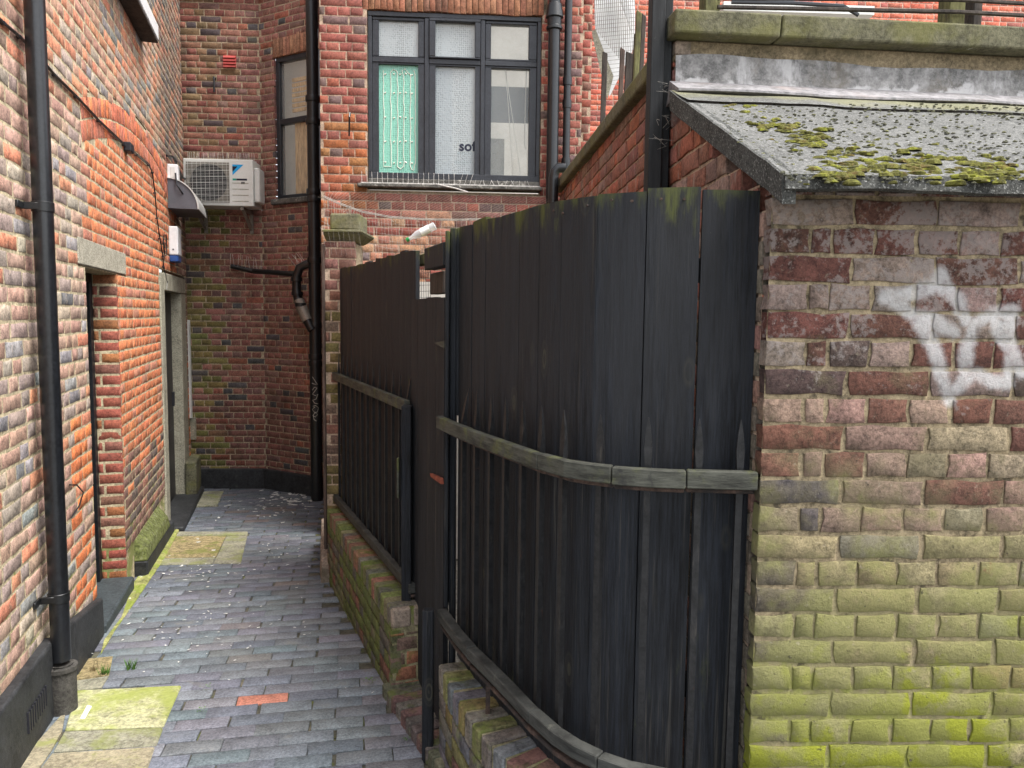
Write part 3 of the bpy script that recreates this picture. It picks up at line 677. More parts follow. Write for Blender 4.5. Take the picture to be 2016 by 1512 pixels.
edges = [s0+.035] + [mull[0]-.02, mull[0]+.02, mull[1]-.02, mull[1]+.02] + [s1-.035]
for i, (a, b, c, d) in enumerate(panes):
    cidx = i//2; A = edges[cidx*2]; Bb = edges[cidx*2+1]
    C, Dd = (tr+.022, z1-.04) if i % 2 == 0 else (z0+.055, tr-.022)
    out = -.03 if i != 2 else -.005
    sa = MB().fbox(WW, A+.002, Bb-.002, C+.002, c, -.1, out).fbox(WW, A+.002, Bb-.002, d, Dd-.002, -.1, out).fbox(WW, A+.002, a, c, d, -.1, out).fbox(WW, b, Bb-.002, c, d, -.1, out)
    sa.build('sash', m_wfrm, wino, bevel=.004)
    gm = MB(); gm.quad(WW.p(a, c, -.06), WW.p(b, c, -.06), WW.p(b, d, -.06), WW.p(a, d, -.06)); gm.build('pane', PM[i], wino)
# things seen in the panes
a, b, c, d = panes[1]; w = b-a; ln = MB()
def sq(pts, r=.003): ln.tube([WW.p(a+w*u, c+(d-c)*v, -.057) for u, v in pts], r, 5)
jj = random.Random(4)
def wig(u0, v0, v1, n=14): return [(u0+jj.uniform(-.012, .012), v0+(v1-v0)*i/n) for i in range(n+1)]
sq(wig(.12, .95, .06)+wig(.30, .06, .93)[0:]+[(.36, .96), (.44, .95)]+wig(.47, .93, .06)); sq([(.47, .06), (.55, .04), (.60, .06)]+wig(.63, .06, .90)+[(.58, .95), (.66, .97), (.74, .93)]+wig(.80, .92, .08)+[(.82, .04), (.88, .03), (.9, .08)]+wig(.92, .1, .92)+[(.88, .96)])
for v in (.1, .3, .52, .75, .92):
    for u in (.16, .38, .54, .68, .84):
        ln.tube([WW.p(a+w*(u-.02), c+(d-c)*(v+jj.uniform(-.01, .01)), -.057), WW.p(a+w*(u+.02), c+(d-c)*v, -.057)], .006, 5)
ln.build('white_marks', m_cord, wino)
# wall strip inside, box with lettering, grey plate for a reflection, cords
rm_ = MB(); rm_.fbox(WW, s0-.3, s1+.3, z0-.4, z1+.4, -1.32, -1.3).fbox(WW, s0-.3, s1+.3, z0-.6, z0-.4, -1.32, -.12)
rm_.build('interior_wall', m_int, back)
a, b, c, d = panes[3]
MB().fbox(WW, a, a+(b-a)*.42, c-.1, d+.1, -.16, -.12).build('curtain', m_dgrey, wino)
pk = MB().fbox(WW, a+(b-a)*.55, b+.02, c, c+.20, -.085, -.068); pko = pk.build('packet', m_whgl, wino)
MB().fbox(WW, a+(b-a)*.55, b+.0, c+.185, c+.205, -.067, -.0655).fbox(WW, a+(b-a)*.5, b+.0, c+.10, c+.125, -.067, -.0655).build('packet_stripe', m_teal, wino)
text_mesh('lettering', 'sof', .125, m_navy, wino, frame_mat(WW, a+(b-a)*.60, c+.215, -.0585), .0005)
MB().fbox(WW, a+(b-a)*.2, a+(b-a)*.42, c+.0, c+.06, -.085, -.068).build('sponge_packet', m_blue, wino)
a, b, c, d = panes[5]
MB().fbox(WW, a-.05, b+.05, d-.42, d-.1, -.26, -.24).build('reflection_plate', m_dgrey, wino)  # grey plate added behind the glass in place of the pane's grey reflection
bl = MB().fbox(WW, a+.0, a+(b-a)*.4, c, c+.38, -.3, -.28); bl.build('shutter', m_fin, wino)
MB().tube([WW.p(a+(b-a)*.38, d, -.09), WW.p(a+(b-a)*.62, c, -.09)], .003, 5).tube([WW.p(a+(b-a)*.38, d, -.09), WW.p(a+(b-a)*.82, c, -.09)], .003, 5).tube([WW.p(a+(b-a)*.93, d, -.09), WW.p(a+(b-a)*.90, c+.3, -.09), WW.p(a+(b-a)*.94, c+.25, -.09)], .004, 5).build('blind_cord', m_cord, wino)
# sill and spikes
MB().fbox(WW, s0-.09, s1+.02, z0-.085, z0-.055, -.1, .07).fbox(WW, s0, s1, z0-.055, z0, -.12, .005).build('window_sill', m_sill, back, bevel=.006)
spk = MB(); rn = random.Random(9)
for i in range(34):
    s = s0-.05+i*.045; t = .3 if i > 18 else 0
    if i > 22: t = rn.uniform(-.7, .8)
    h = .10 if i < 22 else .05
    spk.tube([WW.p(s, z0-.053, .05), WW.p(s+t*h+rn.uniform(-.005, .005), z0-.053+h, .055)], .0016, 4)
spk.tube([WW.p(s0+.6, z0-.05, .06), WW.p(s0+.78, z0-.09, .09), WW.p(s0+.88, z0-.12, .10)], .006, 5)
spk.tube([WW.p(s0-.06, z0-.05, .05), WW.p(s1, z0-.05, .05)], .005, 5)
tag(spk.build('bird_spikes', m_web), 'strip of steel bird spikes on the sill of the wide black window, partly fallen', 'bird spikes')
# --- narrow window on the splay
nw = MB(); a, b, c, d = wn
nw.fbox(SW, a, b, c, c+.05, -.1, -.02).fbox(SW, a, b, d-.05, d, -.1, -.02).fbox(SW, a, a+.055, c+.05, d-.05, -.1, -.022).fbox(SW, b-.05, b, c+.05, d-.05, -.1, -.022)
zt = SW.hit(575, 235)[1]; nw.fbox(SW, a+.055, b-.05, zt-.03, zt+.03, -.1, -.024)
no = nw.build('window', m_wfrm, back, bevel=.004)
MB().quad(SW.p(a+.055, zt+.03, -.06), SW.p(b-.05, zt+.03, -.06), SW.p(b-.05, d-.05, -.06), SW.p(a+.055, d-.05, -.06)).build('pane', m_gl_ltn, no)
MB().quad(SW.p(a+.055, c+.05, -.06), SW.p(b-.05, c+.05, -.06), SW.p(b-.05, zt-.03, -.06), SW.p(a+.055, zt-.03, -.06)).build('pane', m_gl_ltn, no)
MB().fbox(SW, a+.24, b-.03, c+.05, zt-.03, -.085, -.07).build('plywood_board', m_ply, no)
lv = MB()
for i in range(7): lv.fbox(SW, a+.20, b-.05, zt+.1+i*.055, zt+.135+i*.055, -.09, -.07)
lv.build('louvre', m_ply, no)
MB().fbox(SW, a-.2, b+.1, c-.2, d+.2, -.32, -.3).build('interior_wall', m_int, back)
MB().fbox(SW, a-.03, b, c-.06, c, -.1, .06).build('window_sill', m_sill, back, bevel=.008)

# ================================================================== fixtures on the back walls
# red louvred vent
s, z = BW.hit(440, 133); s2, z2 = BW.hit(465, 110)
v = thing('wall_vent', 'small red louvred vent on the back wall above the air conditioning unit', 'vent', BW.p(s, z))
MB().fbox(BW, s, s2, z, z2, 0, .008).build('backing', m_vent, v)
for i in range(4): 
    q = z+(z2-z)*(i+.1)/4; MB().hexa([BW.p(s+.005, q, .03), BW.p(s2-.005, q, .03), BW.p(s2-.005, q, .008), BW.p(s+.005, q, .008), BW.p(s+.005, q+.028, .012), BW.p(s2-.005, q+.028, .012), BW.p(s2-.005, q+.028, .008), BW.p(s+.005, q+.028, .008)]).build('louvre', m_vent, v)
s, z = BW.hit(424, 155); s2, z2 = BW.hit(425, 184)
tag(MB().tube([BW.p(s, z, -.01), BW.p(s, z, .05), BW.p(s+.003, z-.03, .06), BW.p(s, z2, .05)], .012, 8).build('wall_hook', m_iron), 'short dark bent iron stub fixed to the back wall below the red vent', 'hook')
# air conditioning unit
FA = Fr(*BW.p(0, 0, .42).xy, BW.d[0], BW.d[1])     # front plane of the unit
a0 = FA.hit(359, 310); a1 = FA.hit(500, 408)
x0, x1, y1_, y0_ = a0[0], a1[0], a0[1], a1[1]
x0, x1 = .03, .03+.83; y0_ = FA.hit(430, 405)[1]; y1_ = FA.hit(430, 313)[1]
x0 = FA.hit(361, 350)[0]; x1 = FA.hit(498, 350)[0]
ac = thing('air_conditioner', 'white air conditioning unit with round fan grille mounted on the back wall', 'air conditioner', FA.p(x0, y0_))
MB().fbox(FA, x0, x1, y0_, y1_, -.30, 0).build('casing', m_white, ac, bevel=.008, seg=2)
MB().fbox(FA, x1+.001, x1+.06, y0_+.05, y0_+.42, -.25, -.04).build('valve_cover', m_white, ac, bevel=.01)
gx0, gx1 = x0+.03, x0+(x1-x0)*.66; gz0, gz1 = y0_+.035, y1_-.035
MB().fbox(FA, gx0, gx1, gz0, gz1, .0005, .003).build('fin_panel', m_fin, ac)
cx, cz, rr = (gx0+gx1)/2+.01, (gz0+gz1)/2, (gz1-gz0)*.46
fan = MB(); n = 40; fan.add([FA.p(cx, cz, .006)]+[FA.p(cx+rr*math.cos(2*math.pi*i/n), cz+rr*math.sin(2*math.pi*i/n), .006) for i in range(n)], [(0, 1+i, 1+(i+1) % n) for i in range(n)])
fan.build('fan_opening', m_dark, ac)
gr = MB()
for i in range(26): gr.fbox(FA, gx0, gx1, gz0+(gz1-gz0)*(i+.5)/26-.0008, gz0+(gz1-gz0)*(i+.5)/26+(.0040 if i % 4 == 0 else .0006), .008, .014)
for i in range(10): gr.fbox(FA, gx0+(gx1-gx0)*(i+.5)/10-.0007, gx0+(gx1-gx0)*(i+.5)/10+.0007, gz0, gz1, .012, .017)
gr.build('grille', m_white, ac)
px0 = gx1+.035; pxw = x1-px0
MB().add([FA.p(px0, y1_-.055, .002), FA.p(px0+.12, y1_-.055, .002), FA.p(px0+.0, y1_-.17, .002), FA.p(px0+.0, y1_-.10, .002), FA.p(px0+.05, y1_-.075, .002)], [(0, 2, 1)][::1]).build('logo_triangle', m_cyan, ac)
MB().add([FA.p(px0, y1_-.075, .003), FA.p(px0, y1_-.135, .003), FA.p(px0+.055, y1_-.075, .003)], [(0, 1, 2)]).build('logo_corner', m_navy, ac)
MB().fbox(FA, px0+.04, px0+.155, y1_-.225, y1_-.205, .0, .002).fbox(FA, px0+.09, px0+.13, y1_-.262, y1_-.24, 0, .002).build('print_strip', m_navy, ac)
MB().fbox(FA, px0+.0, px0+.038, y1_-.225, y1_-.205, .0, .002).build('print_square', m_teal, ac)
rb_ = MB()
for i in range(4): rb_.fbox(FA, px0-.005, px0+.17, y0_+.05+i*.065, y0_+.056+i*.065, 0, .003)
rb_.build('panel_rib', m_jamb, ac)
for sxx in (x0+.08, x1-.15):
    MB().fbox(FA, sxx, sxx+.035, y0_-.04, y0_-.005, -.42, -.02).fbox(FA, sxx, sxx+.035, y0_-.26, y0_-.04, -.42, -.39).hexa([FA.p(sxx, y0_-.2, -.40), FA.p(sxx+.03, y0_-.2, -.40), FA.p(sxx+.03, y0_-.22, -.37), FA.p(sxx, y0_-.22, -.37), FA.p(sxx, y0_-.03, -.1), FA.p(sxx+.03, y0_-.03, -.1), FA.p(sxx+.03, y0_-.04, -.07), FA.p(sxx, y0_-.04, -.07)]).build('bracket', m_fin, ac, bevel=.002)
sp = MB(); rn = random.Random(2)
for i in range(40): q = x0+(x1-x0)*i/40; sp.tube([FA.p(q, y1_, -.15), FA.p(q+rn.uniform(-.01, .01), y1_+.10, -.15+rn.uniform(-.03, .03))], .0016, 4)
sp.tube([FA.p(x0, y1_+.004, -.15), FA.p(x1, y1_+.004, -.15)], .005, 5)
tag(sp.build('bird_spikes', m_web), 'row of thin bird spikes along the top of the air conditioning unit', 'bird spikes')
# cables to the unit
tag(MB().tube([LW.p(7.9, 3.35, .01), LW.p(8.2, 3.40, .03), LW.p(8.7, 3.28, .05), FA.p(x0-.02, y0_+.30, -.2), FA.p(x0+.02, y0_+.25, -.2)], .012, 7).build('cable', m_pipe), 'black cable loop between the small white box and the air conditioning unit', 'cable')

# soil stack at the corner of the splay
SP = Vector((at_y(621, 700, 8.38).x, 8.38, 0))
st = thing('soil_pipe', 'black cast iron soil pipe with side branch in front of the narrow window', 'pipe', (SP.x, SP.y, zg(8.4)))
MB().tube([(SP.x, SP.y, zg(8.4)-.05), (SP.x, SP.y, 6.3)], .063, 20).build('pipe', m_iron, st)
zc = lambda y: at_y(620, y, SP.y).z
for yy in (195, 240, 378, 392, 512, 640, 702, 715):
    z = zc(yy); MB().lathe((SP.x, SP.y, z), [(.062, -.03), (.074, -.03), (.077, -.015), (.077, .015), (.074, .03), (.062, .03)], 20).build('collar', m_iron, st)
E = lambda x, y, dy=0.0: at_y(x, y, SP.y+dy)
MB().tube([E(622, 522, .02), E(605, 520, .02), E(590, 527, .02), E(584, 545, .02), E(584, 575, .02), E(590, 600, .0), E(606, 632, -.04), E(615, 650, -.05)], [.045, .048, .048, .048, .05, .05, .052, .05], 16).build('branch', m_iron, st)
MB().tube([E(588, 590, .01), E(594, 606, .0), E(606, 632, -.04)], [.055, .060, .058], 14).build('tape_wrap', m_fin, st)
for (x, y) in ((584, 550), (585, 578), (592, 600), (608, 634)):
    p = E(x, y, .0); MB().tube([p+Vector((0, 0, .02)), p-Vector((.0, 0, .02))], [.062, .062], 16).build('collar', m_iron, st)
MB().tube([E(583, 540, .02), E(560, 538, .06), E(500, 534, .30), BW.p(BW.hit(500, 534, .1)[0], BW.hit(500, 534, .1)[1], .1), BW.p(*BW.hit(455, 524, .1), .1)], .028, 12).build('waste_pipe', m_iron, st)
wp0 = BW.p(*BW.hit(455, 522, .1), .13); wp1 = BW.p(*BW.hit(515, 532, .1), .13)
sp = MB()
for i in range(9): p = wp0.lerp(wp1, i/8); sp.tube([p, p+Vector((rn.uniform(-.02, .02), 0, .13))], .0018, 4)
for i in range(7): p = E(600-3*i, 515+i*1.5); sp.tube([p, p+Vector((rn.uniform(-.1, .0), 0, .1))], .0018, 4)
tag(sp.build('bird_spikes', m_web), 'bird spikes on the black waste pipe low on the back wall', 'bird spikes')
# scrawl on the pipe
sc = MB(); PR = .0655
def onpipe(x, y):
    r = ray(x, y); c = Vector((SP.x, SP.y)); d = Vector((r.x, r.y)); dl = d.length; d2 = d/dl; b = c.dot(d2); q = max(PR*PR-(c.length_squared-b*b), 0); t = (b-math.sqrt(q))/dl
    return Vector((t*r.x, t*r.y, CZ+t*r.z))
for stq in ([(615, 742), (619, 748), (625, 757), (618, 756), (614, 754)], [(615, 768), (619, 762), (624, 764), (619, 771), (615, 776), (621, 779), (626, 776), (622, 786), (615, 788), (620, 794), (626, 795)], [(616, 800), (621, 798), (627, 803), (625, 811), (619, 812), (615, 806), (620, 801)], [(615, 818), (621, 821), (625, 816), (622, 812), (617, 816), (618, 826), (623, 829)]):
    sc.tube([onpipe(x, y) for x, y in stq], .0022, 5)
sc.build('chalk_scrawl', m_cord, st)

# two downpipes right of the wide window
def vpipe(name, label, x, ytop, ybot, off, r, cols, elbow=False, ring=None):
    s, zb = WW.hit(x, ybot, off); _, zt_ = WW.hit(x, ytop, off); zt_ = max(zt_, 5.2) if ytop <= 0 else zt_
    P = WW.p(s, 0, off); t = thing(name, label, 'pipe', (P.x, P.y, 1.0))
    MB().tube([(P.x, P.y, 1.0), (P.x, P.y, zt_)], r, 16).build('pipe', m_pipe, t)
    for yy in cols:
        z = WW.hit(x, yy, off)[1]; MB().lathe((P.x, P.y, z), [(r, -.035), (r+.008, -.035), (r+.009, 0), (r+.008, .035), (r, .035)], 16).build('collar', m_pipe, t)
    return t, P
t, P = vpipe('drain_pipe', 'thick black drain pipe with ringed collar beside the wide window', 1086, 0, 390, .10, .052, [50])
z = WW.hit(1086, 30, .1)[1]; MB().lathe((P.x, P.y, z), [(.050, .10), (.062, .09), (.078, -.02), (.062, -.03), (.062, -.09), (.070, -.10), (.070, -.12), (.052, -.13)], 20).build('hopper_collar', m_iron, t)
t, P2 = vpipe('drain_pipe', 'thinner black pipe at the right edge of the window wall', 1114, 0, 330, .08, .033, [160, 205, 320])
pe = at_y(1090, 345, 6.55)
tag(MB().tube([(pe.x, pe.y, 1.5), (pe.x, pe.y, pe.z-.02), (pe.x+.008, pe.y, pe.z+.03), (pe.x+.04, pe.y+.0, pe.z+.06), (pe.x+.10, pe.y, pe.z+.06)], .042, 14).build('elbow_pipe', m_pipe), 'short black elbow pipe bending into the end of the mossy coping', 'pipe')
# small clip light on the wall left of the window
s, z = WW.hit(690, 225); tag(MB().tube([WW.p(s, z, 0), WW.p(s, z, .05), WW.p(s, z-.04, .07), WW.p(s-.01, z-.19, .02)], .008, 7).build('iron_bracket', m_iron), 'thin iron hook on the red brickwork left of the wide window', 'hook')

# ================================================================== fixtures on the left building
dp = ground(125, 1400); DX, DY = dp.x, dp.y
dn = thing('downpipe', 'tall glossy black rainwater downpipe on the near left wall', 'pipe', (DX, DY, zg(DY)))
MB().tube([(DX, DY, zg(DY)+.25), (DX-.0, DY, 2.0), (DX, DY, 6.2)], .0415, 28).build('pipe', m_pipe, dn)
zt_ = at_y(125, 1310, DY).z
MB().lathe((DX, DY, 0), [(.060, -.1), (.060, zt_-.02), (.068, zt_-.018), (.068, zt_+.0), (.050, zt_+.01), (.046, zt_-.01)], 28).build('gully_collar', m_conc, dn)
for yy in (408, 1175):
    z = at_y(100, yy, DY).z; br = MB().lathe((DX, DY, z), [(.042, -.022), (.0455, -.022), (.0455, .022), (.042, .022)], 28)
    sB = (Vector((DX, DY, 0))-LW.p(0, 0)).dot(Vector((LW.d[0], LW.d[1], 0)))
    br.fbox(LW, sB-.11, sB-.03, z-.015, z+.015, .0, .012).fbox(LW, sB-.045, sB-.03, z-.015, z+.015, .012, .08)
    br.build('clip', m_iron, dn, bevel=.002)
# cable run with clips
cp = [(-20, 25), (0, 45), (32, 72), (65, 105), (102, 148), (145, 190), (190, 238), (240, 285), (265, 305), (290, 325), (297, 340), (302, 380), (306, 430), (312, 470), (318, 505), (319, 525), (326, 555), (325, 570)]
cb = thing('cable', 'thin black cable clipped across the left wall down to the second door', 'cable', LW.p(5, 0))
MB().tube([LW.p(*LW.hit(x, y), .012) for x, y in cp], .0055, 7).build('wire', m_pipe, cb)
MB().tube([LW.p(*LW.hit(x+2, y-2), .010) for x, y in cp[:10]], .004, 6).build('wire', m_pipe, cb)
for x, y in cp[1:-1]:
    s, z = LW.hit(x, y); MB().fbox(LW, s-.012, s+.012, z-.006, z+.006, 0, .02).build('cable_clip', m_dark, cb)
s, z = LW.hit(246, 290); MB().fbox(LW, s-.06, s+.06, z-.035, z+.03, 0, .05).build('junction_box', m_dark, cb, bevel=.006)
s, z = LW.hit(321, 495); MB().tube([LW.p(s+.10*math.cos(a/3)*(1+.1*math.sin(a)), z+.07*math.sin(a/3)+.002*a, .02) for a in range(0, 60)], .004, 5).build('cable_coil', m_pipe, cb)
s, z = LW.hit(140, 985)
tag(MB().tube([LW.p(s-.03, z+.09, .0), LW.p(s, z+.08, .03), LW.p(s+.04, z+.03, .05), LW.p(s+.03, z-.04, .03), LW.p(s-.01, z-.09, .0)], .004, 5).build('wire_loop', m_iron), 'small black wire loop sticking out of the left wall at knee height', 'wire')
# quarter-round hood, box, alarm box
s, _ = LW.hit(330, 400); _, zt1 = LW.hit(330, 352); _, zb1 = LW.hit(330, 409); hd = thing('door_hood', 'grey quarter-round metal hood with black lead over the second door', 'hood', LW.p(s, zb1))
hh = zt1-zb1; dpt = .27; n = 12
prof = [(0, 0)]+[(dpt*math.sin(i*math.pi/2/n)*1.0, hh*math.cos(i*math.pi/2/n)) for i in range(n+1)]; prof = [(0, 0)]+[(dpt*math.cos(q*math.pi/2/n), hh*math.sin(q*math.pi/2/n)) for q in range(n+1)]
vs = [LW.p(s, zb1+z, o+.003) for o, z in prof]+[LW.p(s+.75, zb1+z, o+.003) for o, z in prof]; k = len(prof)
MB().add(vs, [tuple(range(k)), tuple(range(2*k-1, k-1, -1))]+[(i, k+i, k+(i+1) % k, (i+1) % k) for i in range(k)]).build('hood_shell', m_dgrey, hd)
vs = []; 
for o, z in prof[1:]: vs += [LW.p(s-.012, zb1+z, o+.003), LW.p(s-.012, zb1+z*1.03, o*1.04+.003), LW.p(s+.76, zb1+z*1.03, o*1.04+.003)]
MB().add(vs, [(3*i, 3*i+1, 3*i+4, 3*i+3) for i in range(k-2)]+[(3*i+1, 3*i+2, 3*i+5, 3*i+4) for i in range(k-2)]).build('rim', m_white, hd)
MB().tube([LW.p(s-.02, zt1+.05, .08), LW.p(s-.03, zt1-.06, .09), LW.p(s-.02, zb1+hh*.55, .13), LW.p(s, zb1+hh*.5, .14)], .008, 6).build('lead', m_pipe, hd)
s, zb = LW.hit(329, 355); _, zt2 = LW.hit(329, 323); t = thing('junction_box', 'small white plastic box on the left wall above the grey hood', 'electrical box', LW.p(s, zb))
MB().fbox(LW, s, s+.12, zb, zt2, 0, .10).build('box', m_whgl, t, bevel=.01, seg=2); MB().fbox(LW, s-.004, s, zb+.03, zt2-.03, .03, .075).build('lid', m_white, t, bevel=.002)
s, zb = LW.hit(333, 515); _, zt2 = LW.hit(333, 446); t = thing('alarm_box', 'white alarm box with blue base on the left wall above the second door', 'alarm box', LW.p(s, zb))
MB().fbox(LW, s, s+.26, zb+.065, zt2, 0, .085).build('cover', m_whgl, t, bevel=.012, seg=2); MB().fbox(LW, s+.003, s+.257, zb, zb+.064, 0, .08).build('blue_base', m_blue, t, bevel=.01)
MB().tube([LW.p(s-.003, zb+.12, .04), LW.p(s+.001, zb+.12, .04)], .008, 8).build('screw', m_dgrey, t)
# white painted post strip right of door 2 at the corner
s, z = BW.hit(371, 640); tag(MB().fbox(BW, s-.02, s+.03, .62, BW.hit(371, 630)[1], .02, .07).build('timber_strip', m_white, bevel=.004), 'tall narrow strip with flaking white paint against the back wall beside the second door', 'timber strip')

# ================================================================== PIER AND KERB STONE
def px(x, y, Y): return at_y(x, y, Y).x
PY = 5.62; pxa = px(641, 700, PY); pxb = px(700, 700, PY)
pr = thing('brick_pier', 'old brick gate pier with mossy stone cap at the far end of the fence', 'pier', (pxa, PY, zg(PY)))
PF = Fr(pxa, PY, 1, 0); PS = Fr(pxa, PY+.34, 0, -1); zt_ = at_y(670, 475, PY).z
def tp(s, z, k, rn): return pick(rn, [(2, (.20, .10, .08)), (2, (.24, .12, .10)), (1, (.15, .13, .05))] if z > 2.05 else [(2, (.14, .11, .045)), (2, (.17, .11, .085)), (1, (.2, .1, .07))])
b1, m1 = courses(PF, zg(PY)-.05, zt_, .0755, lambda a, b: [(0.0, pxb-pxa)], 'stretcher', tp, jt=.012, jit=.003, seed=41)
b1 = [(b[0]*1, b[1], b[2], b[3], b[4]) for b in b1]
b2, m2 = courses(PS, zg(PY)-.05, zt_, .0755, lambda a, b: [(0.0, .335)], 'english', tp, jt=.012, jit=.003, seed=42)
emit(b1+b2, pr, m_brb, 'brick', 300); mortar(PF, m1, pr, m_mow); mortar(PS, m2, pr, m_mob)
MB().box(pxa+.01, pxb-.01, PY+.01, PY+.34, zg(PY)-.1, zt_-.01).build('pier_core', m_mob, pr)
c0 = at_y(638, 460, PY); c1 = at_y(716, 452, PY)
MB().hexa([(pxa+.01, PY+.0, zt_), (pxb-.0, PY+.0, zt_), (pxb, PY+.36, zt_), (pxa+.01, PY+.36, zt_), (c0.x, PY-.05, zt_+.055), (c1.x, PY-.05, zt_+.055), (c1.x, PY+.42, zt_+.055), (c0.x, PY+.42, zt_+.055)]).box(c0.x-.0, c1.x, PY-.06, PY+.43, zt_+.056, zt_+.078).build('cap_stone', m_cope, pr, bevel=.006)
c2 = at_y(649, 452, PY); c3 = at_y(708, 420, PY)
MB().box(c2.x, c3.x, PY+.0, PY+.30, zt_+.079, c3.z).build('mossy_block', m_cope, pr, bevel=.015, seg=2)
tag(MB().box(px(634, 700, 5.6), px(640, 700, 5.6), 5.60, 5.66, .1, at_y(637, 480, 5.6).z).build('timber_strip', m_brown, bevel=.004), 'tall narrow brown timber strip fixed to the left edge of the brick pier', 'timber strip')
ks = MB(); kp = [(-1.62, 6.55), (-1.53, 6.2), (-1.46, 5.9), (-1.41, 5.7), (-1.375, 5.58), (-1.345, 5.47)]
kh = [.24, .24, .23, .19, .14, .12]
for i in range(len(kp)-1):
    (ax, ay), (bx, by) = kp[i], kp[i+1]
    ks.hexa([(ax-.035, ay, zg(ay)-.05), (bx-.035, by, zg(by)-.05), (bx+.035, by+.02, zg(by)-.05), (ax+.035, ay+.02, zg(ay)-.05), (ax-.02, ay, zg(ay)+kh[i]), (bx-.025, by, zg(by)+kh[i+1]), (bx+.03, by+.02, zg(by)+kh[i+1]), (ax+.03, ay+.02, zg(ay)+kh[i])])
tag(ks.build('kerb_stone', m_pinks, bevel=.006), 'worn pale kerb stone curving round the foot of the brick pier', 'kerb stone')

# ================================================================== DWARF WALLS
def poly_s(poly):
    L = [0]
    for a, b in zip(poly[:-1], poly[1:]): L.append(L[-1]+math.hypot(b[0]-a[0], b[1]-a[1]))
    return L
def along(poly, s):
    L = poly_s(poly)
    for i in range(len(poly)-1):
        if s <= L[i+1] or i == len(poly)-2:
            t = (s-L[i])/(L[i+1]-L[i]); a, b = poly[i], poly[i+1]; d = unit(b[0]-a[0], b[1]-a[1])
            return (a[0]+(b[0]-a[0])*t, a[1]+(b[1]-a[1])*t), d
def smooth_poly(P, it=2):
    for _ in range(it):
        Q = [P[0]]
        for a, b in zip(P[:-1], P[1:]): Q += [(a[0]*.75+b[0]*.25, a[1]*.75+b[1]*.25), (a[0]*.25+b[0]*.75, a[1]*.25+b[1]*.75)]
        P = Q+[P[-1]]
    return P
def dwarf(name_label, poly, ztop, seed, pal, end=True):
    """low wall: poly runs far to near along its outer (alley) face; outer normal is to the right of travel = (dy,-dx)"""
    (x0, y0), _ = along(poly, 0); th = thing('dwarf_wall', name_label, 'wall', (x0, y0, zg(y0)))
    T = poly_s(poly)[-1]; rn = random.Random(seed); B = []; s = .0375; capB = []
    while s < T-.03:                                   # rowlock capping, bricks on edge across the wall
        (x, y), d = along(poly, s); n = (d[1], -d[0]); t = pick(rn, pal)
        ctr = Vector((x-n[0]*.105, y-n[1]*.105, ztop))
        # top piece: lies with its face up, long side across the wall
        capB.append((ctr, d, t)); s += .0765 if seed == 51 else .0815
    for ctr, d, t in capB:
        mbq = None
    # capping bricks as real blocks
    P = []
    off = OFF[th.name]
    blk = bpy.data.meshes.new('cap_brick'); bm = bmesh.new(); bmesh.ops.create_cube(bm, size=1); bmesh.ops.scale(bm, vec=(.064, .215, .105), verts=bm.verts)
    bmesh.ops.bevel(bm, geom=bm.edges[:], offset=.006, segments=1, affect='EDGES')
    bm.to_mesh(blk); bm.free(); a = blk.color_attributes.new('tint', 'FLOAT_COLOR', 'POINT'); a.data.foreach_set('color', [1.0]*(4*len(blk.vertices))); blk.materials.append(m_dwf)
    for ctr, d, t in capB:
        o = bpy.data.objects.new('cap_brick', blk); COL.objects.link(o); o.parent = th; o.location = Vector((ctr.x, ctr.y, ztop-.0525+rn.uniform(-.003, .003)))-off
        o.rotation_euler = (rn.uniform(-.01, .01), rn.uniform(-.01, .01), math.atan2(d[1], d[0])+rn.uniform(-.02, .02)); o.color = rgb(*t)
    # courses under the capping
    k = 0; z = ztop-.112
    while z > zg(y0)-.18:
        s = -.1+(.11 if k % 2 else 0)
        while s < T:
            l = .215 if k % 2 else .1025; a_, b_ = max(s, 0), min(s+l, T)
            if b_-a_ > .03:
                (x, y), d = along(poly, (a_+b_)/2); n = (d[1], -d[0])
                B.append((Vector((x+n[0]*rn.uniform(0, .003), y+n[1]*rn.uniform(0, .003), z-.0325)), Euler((0, 0, math.atan2(d[1], d[0]))), b_-a_, .065, tuple(c*.8 for c in pick(rn, pal))))
            s += l+.010
        z -= .0755; k += 1
    emit(B, th, m_dwf, 'brick', 300, None, wear=.003, b=.005)
    mb = MB(); n_ = 24
    for i in range(n_):
        (ax, ay), d0 = along(poly, T*i/n_+1e-4); (bx, by), d1 = along(poly, T*(i+1)/n_-1e-4)
        def w(x, y, d, o): return (x-d[1]*o, y+d[0]*o)
        A = w(ax, ay, d0, .008); Bq = w(bx, by, d1, .008); C = w(bx, by, d1, .203); D = w(ax, ay, d0, .203)
        mb.hexa([(A[0], A[1], -.4), (Bq[0], Bq[1], -.4), (C[0], C[1], -.4), (D[0], D[1], -.4), (A[0], A[1], ztop-.007), (Bq[0], Bq[1], ztop-.007), (C[0], C[1], ztop-.007), (D[0], D[1], ztop-.007)])
    mb.build('mortar', m_mdw, th)
    # end face bricks at the near end
    return th, T
PD1 = [(3, (.13, .15, .05)), (2, (.15, .145, .08)), (1.5, (.12, .11, .09)), (1, (.20, .10, .07))]
PD2 = [(2, (.15, .085, .07)), (2, (.19, .15, .06)), (2, (.15, .13, .11)), (1.5, (.12, .12, .13)), (1, (.17, .165, .07))]
DL = [(-1.35, 5.56), (-.575, 3.63)]
dw1, T1 = dwarf('low mossy green brick wall under the far fence panel', DL, .425, 51, PD1)
e = [( -.575, 3.63)]; d = unit(DL[1][0]-DL[0][0], DL[1][1]-DL[0][1])
EF = Fr(-.575, 3.63, -d[1], d[0]); zq = .425
